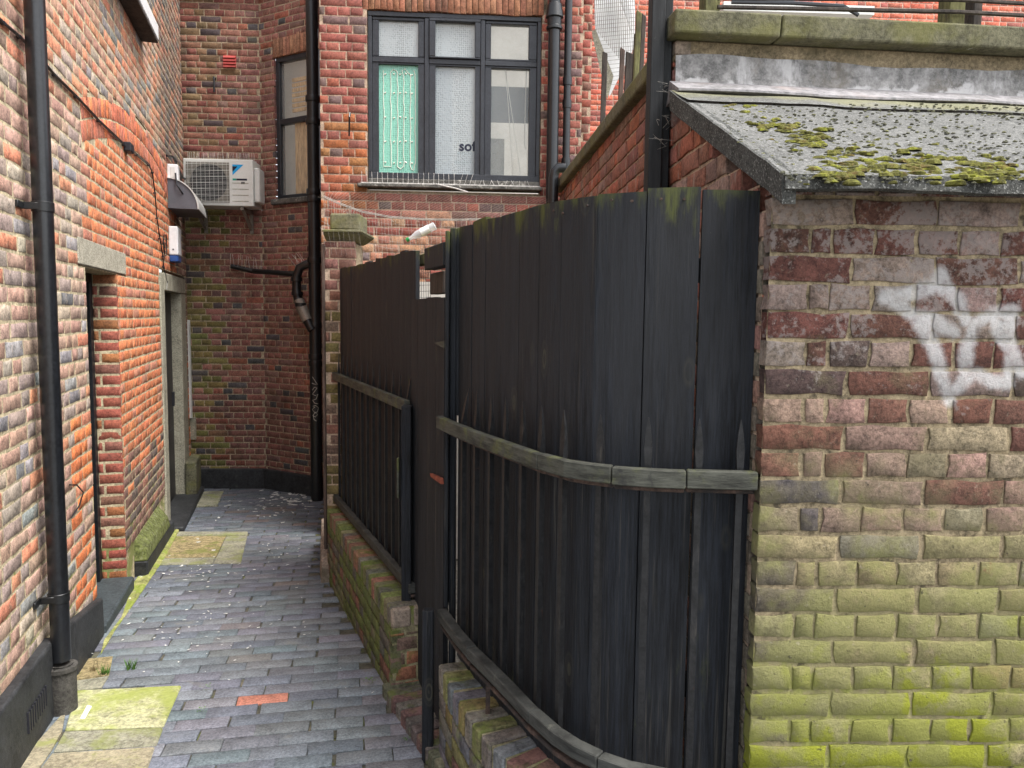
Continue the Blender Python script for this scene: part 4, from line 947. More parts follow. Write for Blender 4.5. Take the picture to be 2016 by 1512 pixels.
eb, em = courses(Fr(-.575, 3.63, -d[1], d[0]), -.10, .30, .0755, lambda a, b: [(0.0, .212)], 'header', lambda s, z, k, rn: pick(rn, [(1, (.28, .12, .07)), (1, (.15, .10, .08))]), seed=52)
emit(eb, dw1, m_dwf, 'end_brick', 40); MB().fbox(EF, .003, .10, .322, .42, -.05, .006).fbox(EF, .112, .21, .322, .42, -.05, .006).build('end_cap_brick', m_pinks, dw1, bevel=.008)
DRp = smooth_poly([(-.285, 3.03), (-.20, 2.76), (-.10, 2.50), (.02, 2.31), (.16, 2.17), (.34, 2.08), (.66, 1.97)], 2)
dw2, T2 = dwarf('low curved brick wall with yellow-green capping bricks under the near fence panel', DRp, .435, 53, PD2)
# threshold rowlock bricks between the walls
thd = thing('threshold', 'row of bricks on edge forming the gate threshold between the two low walls', 'step', (-.45, 3.3, 0)); TP = [(-.62, 3.66), (-.31, 3.0)]
rn = random.Random(61); Tt = poly_s(TP)[-1]; s = .04
bm_ = bpy.data.meshes.get('cap_brick')
while s < Tt+.3:
    (x, y), d = along(TP, min(s, 10)) if s < Tt else ((TP[1][0]+unit(.31, -.66)[0]*(s-Tt), TP[1][1]+unit(.31, -.66)[1]*(s-Tt)), unit(.31, -.66)); n = (d[1], -d[0])
    o = bpy.data.objects.new('brick', bm_); COL.objects.link(o); o.parent = thd; o.location = Vector((x-n[0]*.1, y-n[1]*.1, zg(y)+.01+rn.uniform(-.003, .003)))-Vector((-.45, 3.3, 0)); o.rotation_euler = (0, 0, math.atan2(d[1], d[0])+rn.uniform(-.02, .02)); o.color = rgb(*pick(rn, [(2, (.13, .11, .10)), (1, (.16, .10, .09)), (1, (.12, .12, .08))])); s += .077

# ================================================================== FENCES
def poly_hit(poly, x, y, off=0.0):
    r = ray(x, y); best = None
    for i, (a, b) in enumerate(zip(poly[:-1], poly[1:])):
        d = unit(b[0]-a[0], b[1]-a[1]); ox, oy = a[0]-d[1]*off, a[1]+d[0]*off
        det = d[0]*(-r.y)+r.x*d[1]
        if abs(det) < 1e-9: continue
        s = (ox*r.y-r.x*oy)/det; t = (-d[0]*oy+d[1]*ox)/det; L = math.hypot(b[0]-a[0], b[1]-a[1])
        lo = -1e9 if i == 0 else -.02; hi = 1e9 if i == len(poly)-2 else L+.02
        if t > 0 and lo <= s <= hi: best = (ox+d[0]*s, oy+d[1]*s, d, CZ+t*r.z); break
    return best
RP = [(-.31, 3.12), (-.20, 2.85), (-.05, 2.545), (.12, 2.20), (.245, 2.105), (.37, 2.065), (.51, 2.045), (.665, 2.035)]
RP = smooth_poly(RP, 1)   # outer face of the upper rail
def shift(poly, off):
    out = []
    for i, p in enumerate(poly):
        a = poly[max(i-1, 0)]; b = poly[min(i+1, len(poly)-1)]; d = unit(b[0]-a[0], b[1]-a[1]); out.append((p[0]-d[1]*off, p[1]+d[0]*off))
    return out
def plank(parent, A, B, d, z0, z1, th, m, tilt=0.0, zl=0.0, nv=6, name='plank', seed=0):
    """upright board between plan points A and B (front face), thickness backwards, slightly cupped and worn"""
    rn = random.Random(seed); n = (d[1], -d[0]); mb = MB(); nz = 5; vs = []
    for iz in range(nz+1):
        z = z0+(z1-z0)*iz/nz
        for iu in range(4):
            u = iu/3; cup = .003*math.sin(u*math.pi)*rn.uniform(.6, 1.2); x = A[0]+(B[0]-A[0])*u; y = A[1]+(B[1]-A[1])*u
            zz_ = z + (zl*(u-.5) if iz == nz else 0)
            vs.append((x+n[0]*(cup+tilt*(u-.5)*2), y+n[1]*(cup+tilt*(u-.5)*2), zz_))
    F = len(vs)
    for v in list(vs): vs.append((v[0]-n[0]*th, v[1]-n[1]*th, v[2]))
    fs = []
    for iz in range(nz):
        for iu in range(3):
            a = iz*4+iu; fs.append((a, a+1, a+5, a+4)); fs.append((F+a+1, F+a, F+a+4, F+a+5))
        a = iz*4; fs.append((F+a, a, a+4, F+a+4)); fs.append((a+3, F+a+3, F+a+7, a+7))
    for iu in range(3): a = nz*4+iu; fs.append((a, a+1, F+a+1, F+a)); fs.append((F+iu, F+iu+1, iu+1, iu))
    mb.add(vs, fs); return mb.build(name, m, parent, bevel=.0)
PP = shift(RP, .085)
fn = thing('fence_panel', 'near curved black timber fence panel of tall planks beside the mossy store wall', 'fence', (-.2, 2.9, .4))
gaps = [903, 929, 956, 986, 1021, 1061, 1103, 1172, 1268, 1374, 1489]
rn = random.Random(71); mats = [m_pl1, m_pl2, m_pl2, m_pl2, m_pl2, m_pl2, m_pl2, m_pl3, m_pl1, m_pl3]
for i, (a, b) in enumerate(zip(gaps[:-1], gaps[1:])):
    ga = 1.0 if i not in (8, 9) else (3.5 if i == 8 else 7)
    if i in (7,): ga = 1.6
    A = poly_hit(PP, a+ga*.5, 600); Bq = poly_hit(PP, b-(1.2 if i in (7, 8) else .5), 600)
    if i == len(gaps)-2: Bq = (Bq[0], Bq[1]+0, Bq[2], 0)
    d = unit(Bq[0]-A[0], Bq[1]-A[1])
    plank(fn, (A[0], A[1]), (Bq[0], Bq[1]), d, .43, 2.20+rn.uniform(-.006, .006), .02, mats[i], tilt=rn.uniform(-.002, .002), zl=rn.uniform(-.006, .006), seed=i)
# backing laths behind two seams hold the planks (brick glimpsed between others is the store side)
bk = shift(RP, .145)
def rail_run(parent, poly, ztop, h, w, m, name='rail', per=3):
    inner = shift(poly, w); n = len(poly)-1; i = 0
    while i < n:
        j = min(i+per, n); mb = MB(); off = -.002 if (i//per) % 2 else 0
        def P(q, k, fwd):
            a, b = poly[max(k-1, 0)], poly[min(k+1, n)]; ux, uy = unit(b[0]-a[0], b[1]-a[1]); e = fwd*.0015
            return (q[0]+ux*e, q[1]+uy*e)
        vs = []
        for k in range(i, j+1):
            f = 1 if k == i else (-1 if k == j else 0); o_ = P(poly[k], k, f); q_ = P(inner[k], k, f)
            vs += [(o_[0], o_[1], ztop-h+off), (q_[0], q_[1], ztop-h+off), (q_[0], q_[1], ztop+off), (o_[0], o_[1], ztop+off)]
        fs = [(0, 1, 2, 3)]; c = j-i
        for k in range(c):
            for e in range(4): fs.append((k*4+e, k*4+4+e, k*4+4+(e+1) % 4, k*4+(e+1) % 4))
        fs.append((c*4+3, c*4+2, c*4+1, c*4))
        mb.add(vs, fs).build(name, m, parent, bevel=.003); i = j
rail_run(fn, bk, 2.02, .07, .03, m_pl1, 'back_rail'); rail_run(fn, bk, .80, .07, .03, m_pl1, 'back_rail')
# nails
nl = MB()
for x, y in ((1158, 405), (1205, 394), (1245, 396), (1302, 392), (1347, 392), (1110, 420), (1092, 415)):
    q = poly_hit(PP, x, y, 0); n = (q[2][1], -q[2][0]); nl.tube([(q[0]+n[0]*.001, q[1]+n[1]*.001, q[3]), (q[0]+n[0]*.006, q[1]+n[1]*.006, q[3])], .004, 7)
nl.build('nail_head', m_rust, fn)
# iron railing with timber rails in front
rg = thing('iron_railing', 'near curved spiked iron railing with timber rails in front of the black planks', 'railing', (-.2, 2.85, .4))
rail_run(rg, RP, 1.44, .05, .028, m_rail, 'timber_rail')
rail_run(rg, shift(RP, .03), 1.385, .012, .03, m_rust, 'iron_rail')
RB = smooth_poly([(-.30, 3.10), (-.19, 2.80), (-.05, 2.525), (.10, 2.20), (.21, 2.06), (.36, 1.965), (.665, 1.90)], 1)
rail_run(rg, RB, .635, .042, .04, m_raild, 'timber_rail'); rail_run(rg, shift(RB, .012), .570, .016, .035, m_rust, 'iron_rail')
BP = shift(RP, .045)
def spike(parent, x, y, d, z0, zs, zt, bend=(0, 0), w=.009, m=m_bar):
    n = (d[1], -d[0]); mb = MB()
    def ring(z, a, b, ox=0, oy=0): return [(x+ox-d[0]*a-n[0]*b, y+oy-d[1]*a-n[1]*b, z), (x+ox+d[0]*a-n[0]*b, y+oy+d[1]*a-n[1]*b, z), (x+ox+d[0]*a+n[0]*b, y+oy+d[1]*a+n[1]*b, z), (x+ox-d[0]*a+n[0]*b, y+oy-d[1]*a+n[1]*b, z)]
    R_ = [ring(z0, w, w), ring(zs, w, w), ring(zs+(zt-zs)*.35, w*1.25, w*.55, bend[0]*.2, bend[1]*.2), ring(zs+(zt-zs)*.7, w*.8, w*.4, bend[0]*.6, bend[1]*.6), ring(zt, .0012, .0012, bend[0], bend[1])]
    vs = [v for r in R_ for v in r]; fs = [(0, 3, 2, 1), (16, 17, 18, 19)]
    for k in range(4):
        for j in range(4): fs.append((k*4+j, k*4+(j+1) % 4, k*4+4+(j+1) % 4, k*4+4+j))
    fs = [f[::-1] for f in fs]
    mb.add(vs, fs); return mb.build('spiked_bar', m, parent)
for i, x in enumerate((913, 938, 967, 996, 1030, 1066, 1110, 1183, 1277, 1377, 1458)):
    q = poly_hit(BP, x, 870)
    if q: spike(rg, q[0], q[1], q[2], .56, 1.445, 1.575, bend=(.02, 0) if i == 0 else (rn.uniform(-.003, .003), 0))
# short legs of the railing on the low wall and the rail's end post
for x, y in ((960, 1440),):
    q = poly_hit(shift(RB, .03), x, y); MB().box(q[0]-.008, q[0]+.008, q[1]-.008, q[1]+.008, .43, .57).build('leg', m_rust, rg)
P0 = (-.345, 3.07)
MB().box(P0[0]-.012, P0[0]+.035, P0[1]-.02, P0[1]+.02, zg(3.1)-.02, .645).build('end_post', m_pl1, rg, bevel=.004)
# near gate post
gpt = thing('gate_post', 'tall black timber post where the gate meets the near fence panel', 'post', (-.27, 3.15, 0))
MB().box(-.2545, -.229, 3.13, 3.20, zg(3.2)-.02, 2.20).build('post', m_pl3, gpt, bevel=.004)
MB().box(-.229, -.205, 3.135, 3.18, 1.44, 2.20).build('filler_strip', m_pl1, gpt, bevel=.002)
MB().box(-.272, -.256, 3.10, 3.20, .64, 2.185).build('stop_board', m_pl2, gpt, bevel=.003)
# gate
gt = thing('timber_gate', 'black timber gate between the two fence panels with a red scrap of wood', 'gate', (-.45, 3.5, 0))
GA, GB = (-.505, 3.84), (-.283, 3.20); gd = unit(GB[0]-GA[0], GB[1]-GA[1]); GL = math.hypot(GB[0]-GA[0], GB[1]-GA[1])
gn = [0, .22, .5, .78, 1]
for i in range(4):
    a = gn[i]*GL+.0015; b = gn[i+1]*GL-.0015; plank(gt, (GA[0]+gd[0]*a, GA[1]+gd[1]*a), (GA[0]+gd[0]*b, GA[1]+gd[1]*b), gd, .03+.02*(i % 2), 1.925+rn.uniform(-.004, .004), .022, [m_pl1, m_pl2, m_pl1, m_pl2][i], seed=80+i)
GF = Fr(GA[0], GA[1], gd[0], gd[1])
def gtri(pxs, m, nm):
    pts = [GF.hit(x, y, .012) for x, y in pxs]; MB().add([GF.p(s, z, .016) for s, z in pts]+[GF.p(s, z, .004) for s, z in pts], [tuple(range(len(pts)-1, -1, -1)), tuple(range(len(pts), 2*len(pts)))]+[(i, (i+1) % len(pts), len(pts)+(i+1) % len(pts), len(pts)+i) for i in range(len(pts))]).build(nm, m, gt)
gtri([(856, 675), (876, 671), (876, 686)], m_rail, 'hinge_plate'); gtri([(848, 932), (869, 941), (870, 953), (850, 939)], m_redt, 'red_scrap')
# boards above the gate
ov = thing('board_pair', 'two thick weathered boards bridging the gap above the gate', 'boards', (-.40, 3.5, 2.0))
def gbox(x0, y0, x1, y1, o0, o1, m):
    s0, z0 = GF.hit(x0, y1, o1); s1, z1 = GF.hit(x1, y0, o1); MB().fbox(GF, s0, s1, min(z0, z1), max(z0, z1), o0, o1).build('board', m, ov, bevel=.004)
gbox(835, 476, 872, 532, -.03, .02, m_pl2); gbox(846, 533, 872, 580, -.06, -.02, m_wood_dk); gbox(819, 497, 838, 524, -.10, -.06, m_wood_gr)
# far fence panel
ff = thing('fence_panel', 'far straight black timber fence panel with mossy tops beside the brick pier', 'fence', (-1.0, 4.8, .4))
FL = [(-1.37, 5.74), (-.535, 3.80)]; FLp = shift(FL, .06); Tf = poly_s(FLp)[-1]; s = 0; i = 0
while s < Tf-.03:
    w = rn.choice([.095, .12, .145, .15]); e = min(s+w, Tf); (ax, ay), d = along(FLp, s+.001); (bx, by), _ = along(FLp, e-.001)
    plank(ff, (ax, ay), (bx, by), d, .40, 2.175+rn.uniform(-.012, .008), .02, rn.choice([m_pl1, m_pl2, m_pl2]), tilt=rn.uniform(-.002, .002), zl=rn.uniform(-.01, .01), seed=100+i); s = e; i += 1
rg2 = thing('iron_railing', 'far straight spiked iron railing with timber rails beside the brick pier', 'railing', (-1.0, 4.7, .4))
rail_run(rg2, FL, 1.425, .055, .03, m_rail, 'timber_rail'); FL2 = [(-1.36, 5.72), (-.50, 3.72)]
rail_run(rg2, FL2, .515, .05, .035, m_raild, 'timber_rail'); rail_run(rg2, shift(FL2, .012), .458, .014, .03, m_rust, 'iron_rail')
FB = shift(FL, .035); n = 14
for k in range(n):
    (x, y), d = along(FB, .05+(Tf-.1)*k/(n-1)); last = k == n-1
    spike(rg2, x, y, d, .45, 1.43, 1.56, bend=(.02, 0) if last else (rn.uniform(-.003, .003), 0), w=.008)
for sp_ in (.55, 1.2, 1.9):
    (x, y), d = along(shift(FL2, .045), sp_); MB().box(x-.008, x+.008, y-.008, y+.008, .42, .45).build('leg', m_rust, rg2)
gp2 = thing('gate_post', 'black timber post between the far fence panel and the gate', 'post', (-.53, 3.8, 0))
MB().box(-.540, -.492, 3.73, 3.80, zg(3.8)-.02, 1.405).build('post', m_pl3, gp2, bevel=.004)
MB().box(-.560, -.549, 3.715, 3.745, .95, 1.15).build('latch', m_rail, gp2, bevel=.002)

# ================================================================== RIGHT STORE
store = thing('brick_store', 'low brick store with white spray paint, green algae and a mossy felt roof at right', 'outbuilding', RF.p(.8, 0))
def tr_(s, z, k, rn):
    if z > 1.62: return pick(rn, [(4, (.115, .050, .038)), (1.4, (.085, .058, .050)), (2.4, (.22, .16, .135)), (1.0, (.15, .055, .038))])
    if z > 1.30: return pick(rn, [(3, (.25, .165, .13)), (2, (.22, .18, .12)), (1, (.15, .07, .05)), (.4, (.07, .06, .06))])
    if s < .16 and rn.random() < .5: return (.10, .085, .07)
    if rn.random() < .06: return (.24, .075, .05)
    return pick(rn, [(3, (.27, .23, .12)), (2, (.30, .24, .13)), (1, (.24, .16, .11)), (.6, (.16, .15, .12))])
B6, M6 = courses(RF, 2.095-.0747*30, 2.19, .0747, lambda a, b: [(.0, 2.6)], 'english', tr_, jt=.0105, jit=.003, seed=91, parity=0, wob=.003, quoin=True)
emit(B6, store, m_brr, 'brick', 300, None, 'brickwork', wear=.0045, b=.0022)
mortar(RF, M6, store, m_mor, -.0045)
RSL = 4.917
def side_spans(a, b):
    zm = (a+b)/2; o = []
    # top of side: below coping (s < 3.85) and below the roof slope near the front
    if zm < 2.93: 
        lim = RSL-.056
        if zm > 2.10:
            lim = min(lim, RSL-.0-(zm-2.12)/(2.66-2.12)*1.0) if zm < 2.62 else 3.86
        o.append((0.0, lim))
    return o
def ts(s, z, k, rn):
    if z < 2.1 and s > 4.3: return pick(rn, [(3, (.12, .10, .075)), (1, (.18, .10, .08)), (1, (.09, .085, .06))])
    return pick(rn, [(4, (.27, .115, .085)), (2, (.22, .105, .085)), (2, (.25, .16, .13)), (1.2, (.34, .12, .075))])
B7, M7 = courses(RS, -.2, 2.93, .0755, side_spans, 'mixed', ts, jt=.011, jit=.003, seed=92)
emit(B7, store, m_brs, 'side_brick', 300, lambda x, y: y > 370 and x < 1455, 'side_brickwork', wear=.003, b=.0022)
mortar(RS, M7, store, m_mow, -.005)
MB().fbox(RS, 0, 3.85, -.3, 2.84, -.25, -.012).build('wall_core', m_mob, store)
# parapet: red brick end, render band, lead, coping
def pz(x, y): return PW.hit(x, y)[1]
MB().fbox(PW, 0, 3.0, 2.84, 2.918, -.2, 0).build('render_band', m_rend, store, bevel=.006)
MB().fbox(PW, -.002, .06, 2.862, 2.912, -.05, .006).build('end_brick', m_pinks, store, bevel=.004)
ld = MB(); n = 30
for i in range(n):
    a = 3.0*i/n; b = 3.0*(i+1)/n; wv = lambda s: .008*math.sin(s*5)+.005*math.sin(s*13)
    ld.quad(PW.p(a, 2.745, .012), PW.p(b, 2.745, .012), PW.p(b, 2.858+wv(b), .006+.004*math.sin(b*9)), PW.p(a, 2.858+wv(a), .006+.004*math.sin(a*9)))
ld.build('lead_upstand', m_lead, store)
la = MB()
for i in range(n):
    a = -.025+3.0*i/n; b = -.025+3.0*(i+1)/n; q = lambda s: .004*math.sin(s*7)
    la.hexa([PW.p(a, 2.690+q(a), .135), PW.p(b, 2.690+q(b), .135), PW.p(b, 2.67, -.02), PW.p(a, 2.67, -.02), PW.p(a, 2.698+q(a), .135), PW.p(b, 2.698+q(b), .135), PW.p(b, 2.758, .014), PW.p(a, 2.758, .014)])
la.build('lead_apron', m_lead2, store)
cs = [(-.03, .385), (.39, 1.50), (1.505, 3.0)]
for a, b in cs: MB().hexa([PW.p(a, 2.919, .075), PW.p(b, 2.919, .075), PW.p(b, 2.919, -.25), PW.p(a, 2.919, -.25), PW.p(a, 3.002, .085), PW.p(b, 3.002, .085), PW.p(b, 3.02, -.25), PW.p(a, 3.02, -.25)]).build('coping_stone', m_cope, store, bevel=.008, seg=2)
for a, b in [(.0, 1.2), (1.205, 2.6), (2.605, 3.80)]: MB().hexa([RS.p(a, 2.94-.025*a, .05), RS.p(b, 2.94-.025*b, .05), RS.p(b, 2.94-.025*b, -.3), RS.p(a, 2.94-.025*a, -.3), RS.p(a, 3.02-.025*a, .05), RS.p(b, 3.02-.025*b, .05), RS.p(b, 3.02-.025*b, -.3), RS.p(a, 3.02-.025*a, -.3)]).build('coping_stone', m_cope, store, bevel=.012, seg=2)
# roof: sloping felt slab with thick edge
def roofpt(u, v, dz=0.0):      # u along the eave 0..1 (left to right), v 0 eave .. 1 top
    e0 = Vector((.662, 1.925, 2.205)); e1 = Vector((3.2, 2.10, 2.205)); t0 = Vector((.585, 2.98, 2.70)); t1 = Vector((3.5, 3.27, 2.70))
    return e0.lerp(e1, u).lerp(t0.lerp(t1, u), v)+Vector((0, 0, dz))
rf = MB(); NU, NV = 40, 16
def rz(u, v):
    p = roofpt(u, v); return .008*noise.noise(p*3)+.004*noise.noise(p*9)
def sheet(v0, v1, lift):
    vs = []; fs = []
    for j in range(NV+1):
        for i in range(NU+1): u, v = i/NU, v0+(v1-v0)*j/NV; vs.append(roofpt(u, v, rz(u, v)+lift*(1-j/NV)+.001))
    for j in range(NV):
        for i in range(NU): a = j*(NU+1)+i; fs.append((a, a+1, a+NU+2, a+NU+1))
    return MB().add(vs, fs, True)
rf = sheet(0, .80, .0); rf.build('felt_sheet', m_felt, store); sheet(.785, 1.0, .010).build('felt_sheet', m_felt, store)
ve = MB()
for j in range(20):
    v0, v1 = j/20, (j+1)/20; a, b = roofpt(0, v0, rz(0, v0)), roofpt(0, v1, rz(0, v1)); o = Vector((-.012, 0, 0)); dz = Vector((0, 0, -.072)); i_ = Vector((.03, 0, 0))
    ve.hexa([a+dz+o*.3, b+dz+o*.3, b+dz+i_, a+dz+i_, a+o*.6, b+o*.6, b+i_, a+i_][0:8])
ve.build('verge', m_feltd, store)
ev = MB()
for i in range(30):
    u0, u1 = i/30, (i+1)/30; a, b = roofpt(u0, 0, rz(u0, 0)), roofpt(u1, 0, rz(u1, 0)); w0 = .036+.008*noise.noise(a*8); w1 = .036+.008*noise.noise(b*8)
    ev.hexa([a+Vector((0, -.012, -w0)), b+Vector((0, -.012, -w1)), b+Vector((0, .03, -w1)), a+Vector((0, .03, -w0)), a+Vector((0, -.003, 0)), b+Vector((0, -.003, 0)), b+Vector((0, .03, .0)), a+Vector((0, .03, .0))])
ev.build('eave_edge', m_feltd, store)
# moss cushions on the roof
ms = MB(); rn = random.Random(13)
def cushion(P, r, h):
    n = 7; vs = [P+Vector((0, 0, h))]; ph = rn.random()*6
    for k, (rr_, hh_) in enumerate(((.50, .93), (.88, .62), (1.0, .0))):
        for i in range(n): a = ph+2*math.pi*i/n; q = rr_*rn.uniform(.75, 1.25)*r; vs.append(P+Vector((q*math.cos(a), q*math.sin(a)*.8, h*hh_*rn.uniform(.85, 1.1))))
    fs = [(0, 1+i, 1+(i+1) % n) for i in range(n)]+[(1+q*n+i, 1+(q+1)*n+i, 1+(q+1)*n+(i+1) % n, 1+q*n+(i+1) % n) for q in range(2) for i in range(n)]; ms.add(vs, fs, True)
def roofhit(x, y):
    best = None
    e = roofpt(0, 0); a = roofpt(1, 0)-e; b = roofpt(0, 1)-e; nn = a.cross(b); r = ray(x, y); t = nn.dot(e-Vector((0, 0, CZ)))/nn.dot(r); return Vector((0, 0, CZ))+r*t
def cluster(x, y, sx_, sy_, n, r0, r1):
    for _ in range(n):
        xx = rn.gauss(x, sx_); yy = rn.gauss(y, sy_)
        if yy > 366 or xx < 1345+(yy-200)*1.35: continue
        P = roofhit(xx, yy); r = rn.uniform(r0, r1); cushion(P-Vector((0, 0, .003)), r, r*rn.uniform(.45, .7))
for c in ((1430, 203, 12, 5, 6, .006, 0.016), (1475, 222, 22, 9, 12, .007, 0.020), (1530, 245, 25, 8, 21, .008, 0.022), (1560, 262, 30, 8, 28, .008, 0.022), (1600, 275, 30, 8, 28, .008, 0.024), (1650, 298, 40, 9, 18, .008, 0.022), (1700, 320, 60, 12, 46, .008, 0.025), (1760, 335, 60, 12, 55, .008, 0.025), (1640, 345, 30, 10, 24, .007, 0.020), (1860, 330, 70, 14, 43, .007, 0.022), (1930, 345, 60, 10, 40, .008, 0.025), (1990, 340, 25, 10, 15, .008, 0.022)): cluster(*c)
ms.build('moss', m_rmoss, store, kind='stuff'); ms = MB()
for _ in range(1100):
    xx = rn.uniform(1400, 2040); yy = rn.uniform(205, 360)
    if xx > 1345+(yy-200)*1.35: P = roofhit(xx, yy); r = rn.uniform(.003, .0075); cushion(P-Vector((0, 0, .001)), r, r*.7)
ms.build('small_moss', m_rmos2, store, kind='stuff')
# black post beside the store wall
bp = thing('timber_post', 'tall black painted timber post against the side of the store above the fence', 'post', (.56, 3.15, 0))
MB().box(.520, .572, 3.06, 3.16, -.05, 4.1).build('post', m_postp, bp, bevel=.003); MB().box(.575, .606, 3.09, 3.17, -.05, 4.1).build('cover_strip', m_postp, bp, bevel=.003)
wb = MB(); rn = random.Random(3)
for (x, y) in ((1306, 175), (1304, 240), (1300, 280)):
    c = at_y(x, y, 3.06)
    for k in range(9): wb.tube([c+Vector((rn.uniform(-.05, .03), rn.uniform(-.02, .02), rn.uniform(-.03, .03))), c+Vector((rn.uniform(-.02, .05), rn.uniform(-.05, 0), rn.uniform(-.02, .02)))], .0006, 3)
tag(wb.build('cobweb', m_net), 'wispy cobwebs strung between the black post and the lead flashing', 'cobweb')

# ================================================================== terrace behind: stair, boards, trellis, far building
tf = thing('terrace_fence', 'mossy timber posts and thin rails standing on the coping above the felt roof', 'fence', PW.p(1, 3.1, -.15))
def tbx(x0, x1, ytop, ybot, off, m, nm):
    a = PW.hit(x0, ybot, off); b = PW.hit(x1, ybot, off); MB().fbox(PW, a[0], b[0], 3.01, 3.75, off-.08, off).build(nm, m, tf, bevel=.004)
tbx(1388, 1418, 0, 20, -.16, m_wood_gr, 'post'); tbx(1868, 1900, 0, 38, -.16, m_wood_gr, 'post'); tbx(1916, 1934, 0, 38, -.2, m_wood_dk, 'post')
for (y0, y1_) in ((6, 16), (-12, -8)):
    a = PW.hit(1420, y0, -.1); b = PW.hit(1900, y1_, -.1); MB().tube([PW.p(a[0], a[1], -.14), PW.p(b[0], b[1], -.14), PW.p(b[0]+1, b[1], -.14)], .009, 6).build('rail', m_wood_dk, tf)
ct = thing('cable_tray', 'white metal cable tray with cables behind the terrace fence', 'cable tray', at_y(1430, 15, 4.6))
p0, p1 = at_y(1425, 2, 4.6), at_y(1722, 12, 4.8)
MB().hexa([p0-Vector((0, 0, .05)), p1-Vector((0, 0, .05)), p1+Vector((0, .1, -.05)), p0+Vector((0, .1, -.05)), p0, p1, p1+Vector((0, .1, 0)), p0+Vector((0, .1, 0))]).build('tray', m_white, ct)
MB().tube([at_y(1440, 4, 4.55), at_y(1560, 6, 4.55), at_y(1660, 12, 4.55), at_y(1690, 30, 4.55)], .012, 6).build('cable', m_pipe, ct)
MB().hexa([at_y(1440, 0, 4.7), at_y(1450, 0, 4.7), at_y(1450, 0, 4.75), at_y(1440, 0, 4.75), at_y(1458, 32, 4.7), at_y(1470, 32, 4.7), at_y(1470, 32, 4.75), at_y(1458, 32, 4.75)]).build('strut', m_white, ct)
ss = thing('steel_stair', 'white steel stair with mesh side panel rising behind the coping wall', 'staircase', at_y(1220, 200, 8.6))
Q = lambda x, y, Y=8.6: at_y(x, y, Y)
def slabq(pts, t, m, nm):
    n = len(pts); a = [Vector(p) for p in pts]; b = [p+Vector((0, t, 0)) for p in a]; MB().add(a+b, [tuple(range(n)), tuple(range(2*n-1, n-1, -1))]+[(i, n+i, n+(i+1) % n, (i+1) % n) for i in range(n)]).build(nm, m, ss)
slabq([Q(1168, -60), Q(1250, -60), Q(1250, 90), Q(1200, 190), Q(1172, 60)], .01, m_whgl, 'side_panel')
slabq([Q(1165, 62, 8.5), Q(1173, 58, 8.5), Q(1208, 150, 8.5), Q(1196, 195, 8.5)], .03, m_jamb, 'stringer')
slabq([Q(1208, -40, 8.5), Q(1224, -40, 8.5), Q(1248, 42, 8.5), Q(1243, 60, 8.5)], .03, m_whgl, 'handrail')
mh = MB()
for i in range(22):
    x = 1168+i*4; mh.tube([Q(x, -40, 8.45), Q(x+6, 60+i*5 if i < 12 else 170-(i-12)*8, 8.45)], .003, 4)
for i in range(26): mh.tube([Q(1168, -30+i*8, 8.45), Q(1250, -38+i*8, 8.45)], .002, 4)
mh.build('mesh', m_fin, ss)
ob = thing('timber_boards', 'old grey and mossy timber boards leaning on the terrace behind the coping', 'boards', at_y(1220, 200, 5.6))
for (x0, x1, yt, yb, Y, m) in ((1243, 1254, 18, 150, 4.2, m_wood_gr), (1253, 1262, 24, 150, 4.2, m_wood_dk), (1213, 1222, 92, 220, 5.2, m_brown), (1224, 1240, 100, 210, 5.0, m_wood_dk), (1180, 1190, 100, 200, 7.0, m_wood_dk), (1240, 1247, 65, 160, 4.6, m_wood_dk)):
    a, b = at_y(x0, yb, Y), at_y(x1, yb, Y); z1 = at_y(x0, yt, Y).z; MB().hexa([(a.x, Y, 2.6), (b.x, Y, 2.6), (b.x, Y+.03, 2.6), (a.x, Y+.03, 2.6), (a.x+.02, Y, z1), (b.x+.02, Y, z1-.02), (b.x+.02, Y+.03, z1-.02), (a.x+.02, Y+.03, z1)]).build('board', m, ob, bevel=.004)
FR = Fr(.5, 11.5, 1, .05)
fb = thing('brick_building', 'bright red brick building far behind the terrace at upper right', 'building', FR.p(4, 0))
B8, M8 = courses(FR, 4.4, 7.2, .075, lambda a, b: [(0.0, 9.5)], 'flemish', lambda s, z, k, rn: pick(rn, [(3, (.50, .13, .08)), (1, (.42, .13, .09)), (1, (.30, .10, .08))]), seed=95)
emit(B8, fb, m_far, 'brick', 300, None, 'brickwork'); mortar(FR, M8, fb, m_mofar)
MB().fbox(FR, -.5, 10, -.5, 4.4, -.3, 0).fbox(FR, -.5, 10, 4.4, 7.4, -.3, -.02).build('wall_core', m_far if False else m_redt, fb)
# terrace floor
MB().box(.75, 9, 3.4, 11.4, 2.3, 2.6).build('terrace', m_grnd, None, kind='structure')

# ================================================================== yard behind the fence
yw = MB(); a = at_y(800, 600, 6.4); b = at_y(900, 600, 6.4)
tag(MB().box(-.9, .25, 6.35, 6.4, -.2, 2.12).build('yard_wall', m_pale), 'pale painted wall glimpsed through the gap above the gate', 'wall')
tag(MB().box(-.80, -.25, 5.6, 5.9, 1.3, 1.93).build('yellow_bin', m_yel, bevel=.03), 'yellow plastic bin glimpsed through the gap above the gate', 'bin')
# wire mesh in that gap
mw = MB()
for i in range(7): x = 820+i*4.5; mw.tube([at_y(x, 520, 4.3), at_y(x+1, 592, 4.3)], .0012, 4)
for i in range(6): y = 526+i*12; mw.tube([at_y(818, y, 4.3), at_y(848, y-1, 4.3)], .0012, 4)
tag(mw.build('wire_mesh', m_iron), 'thin wire mesh stretched across the gap above the gate', 'wire mesh')
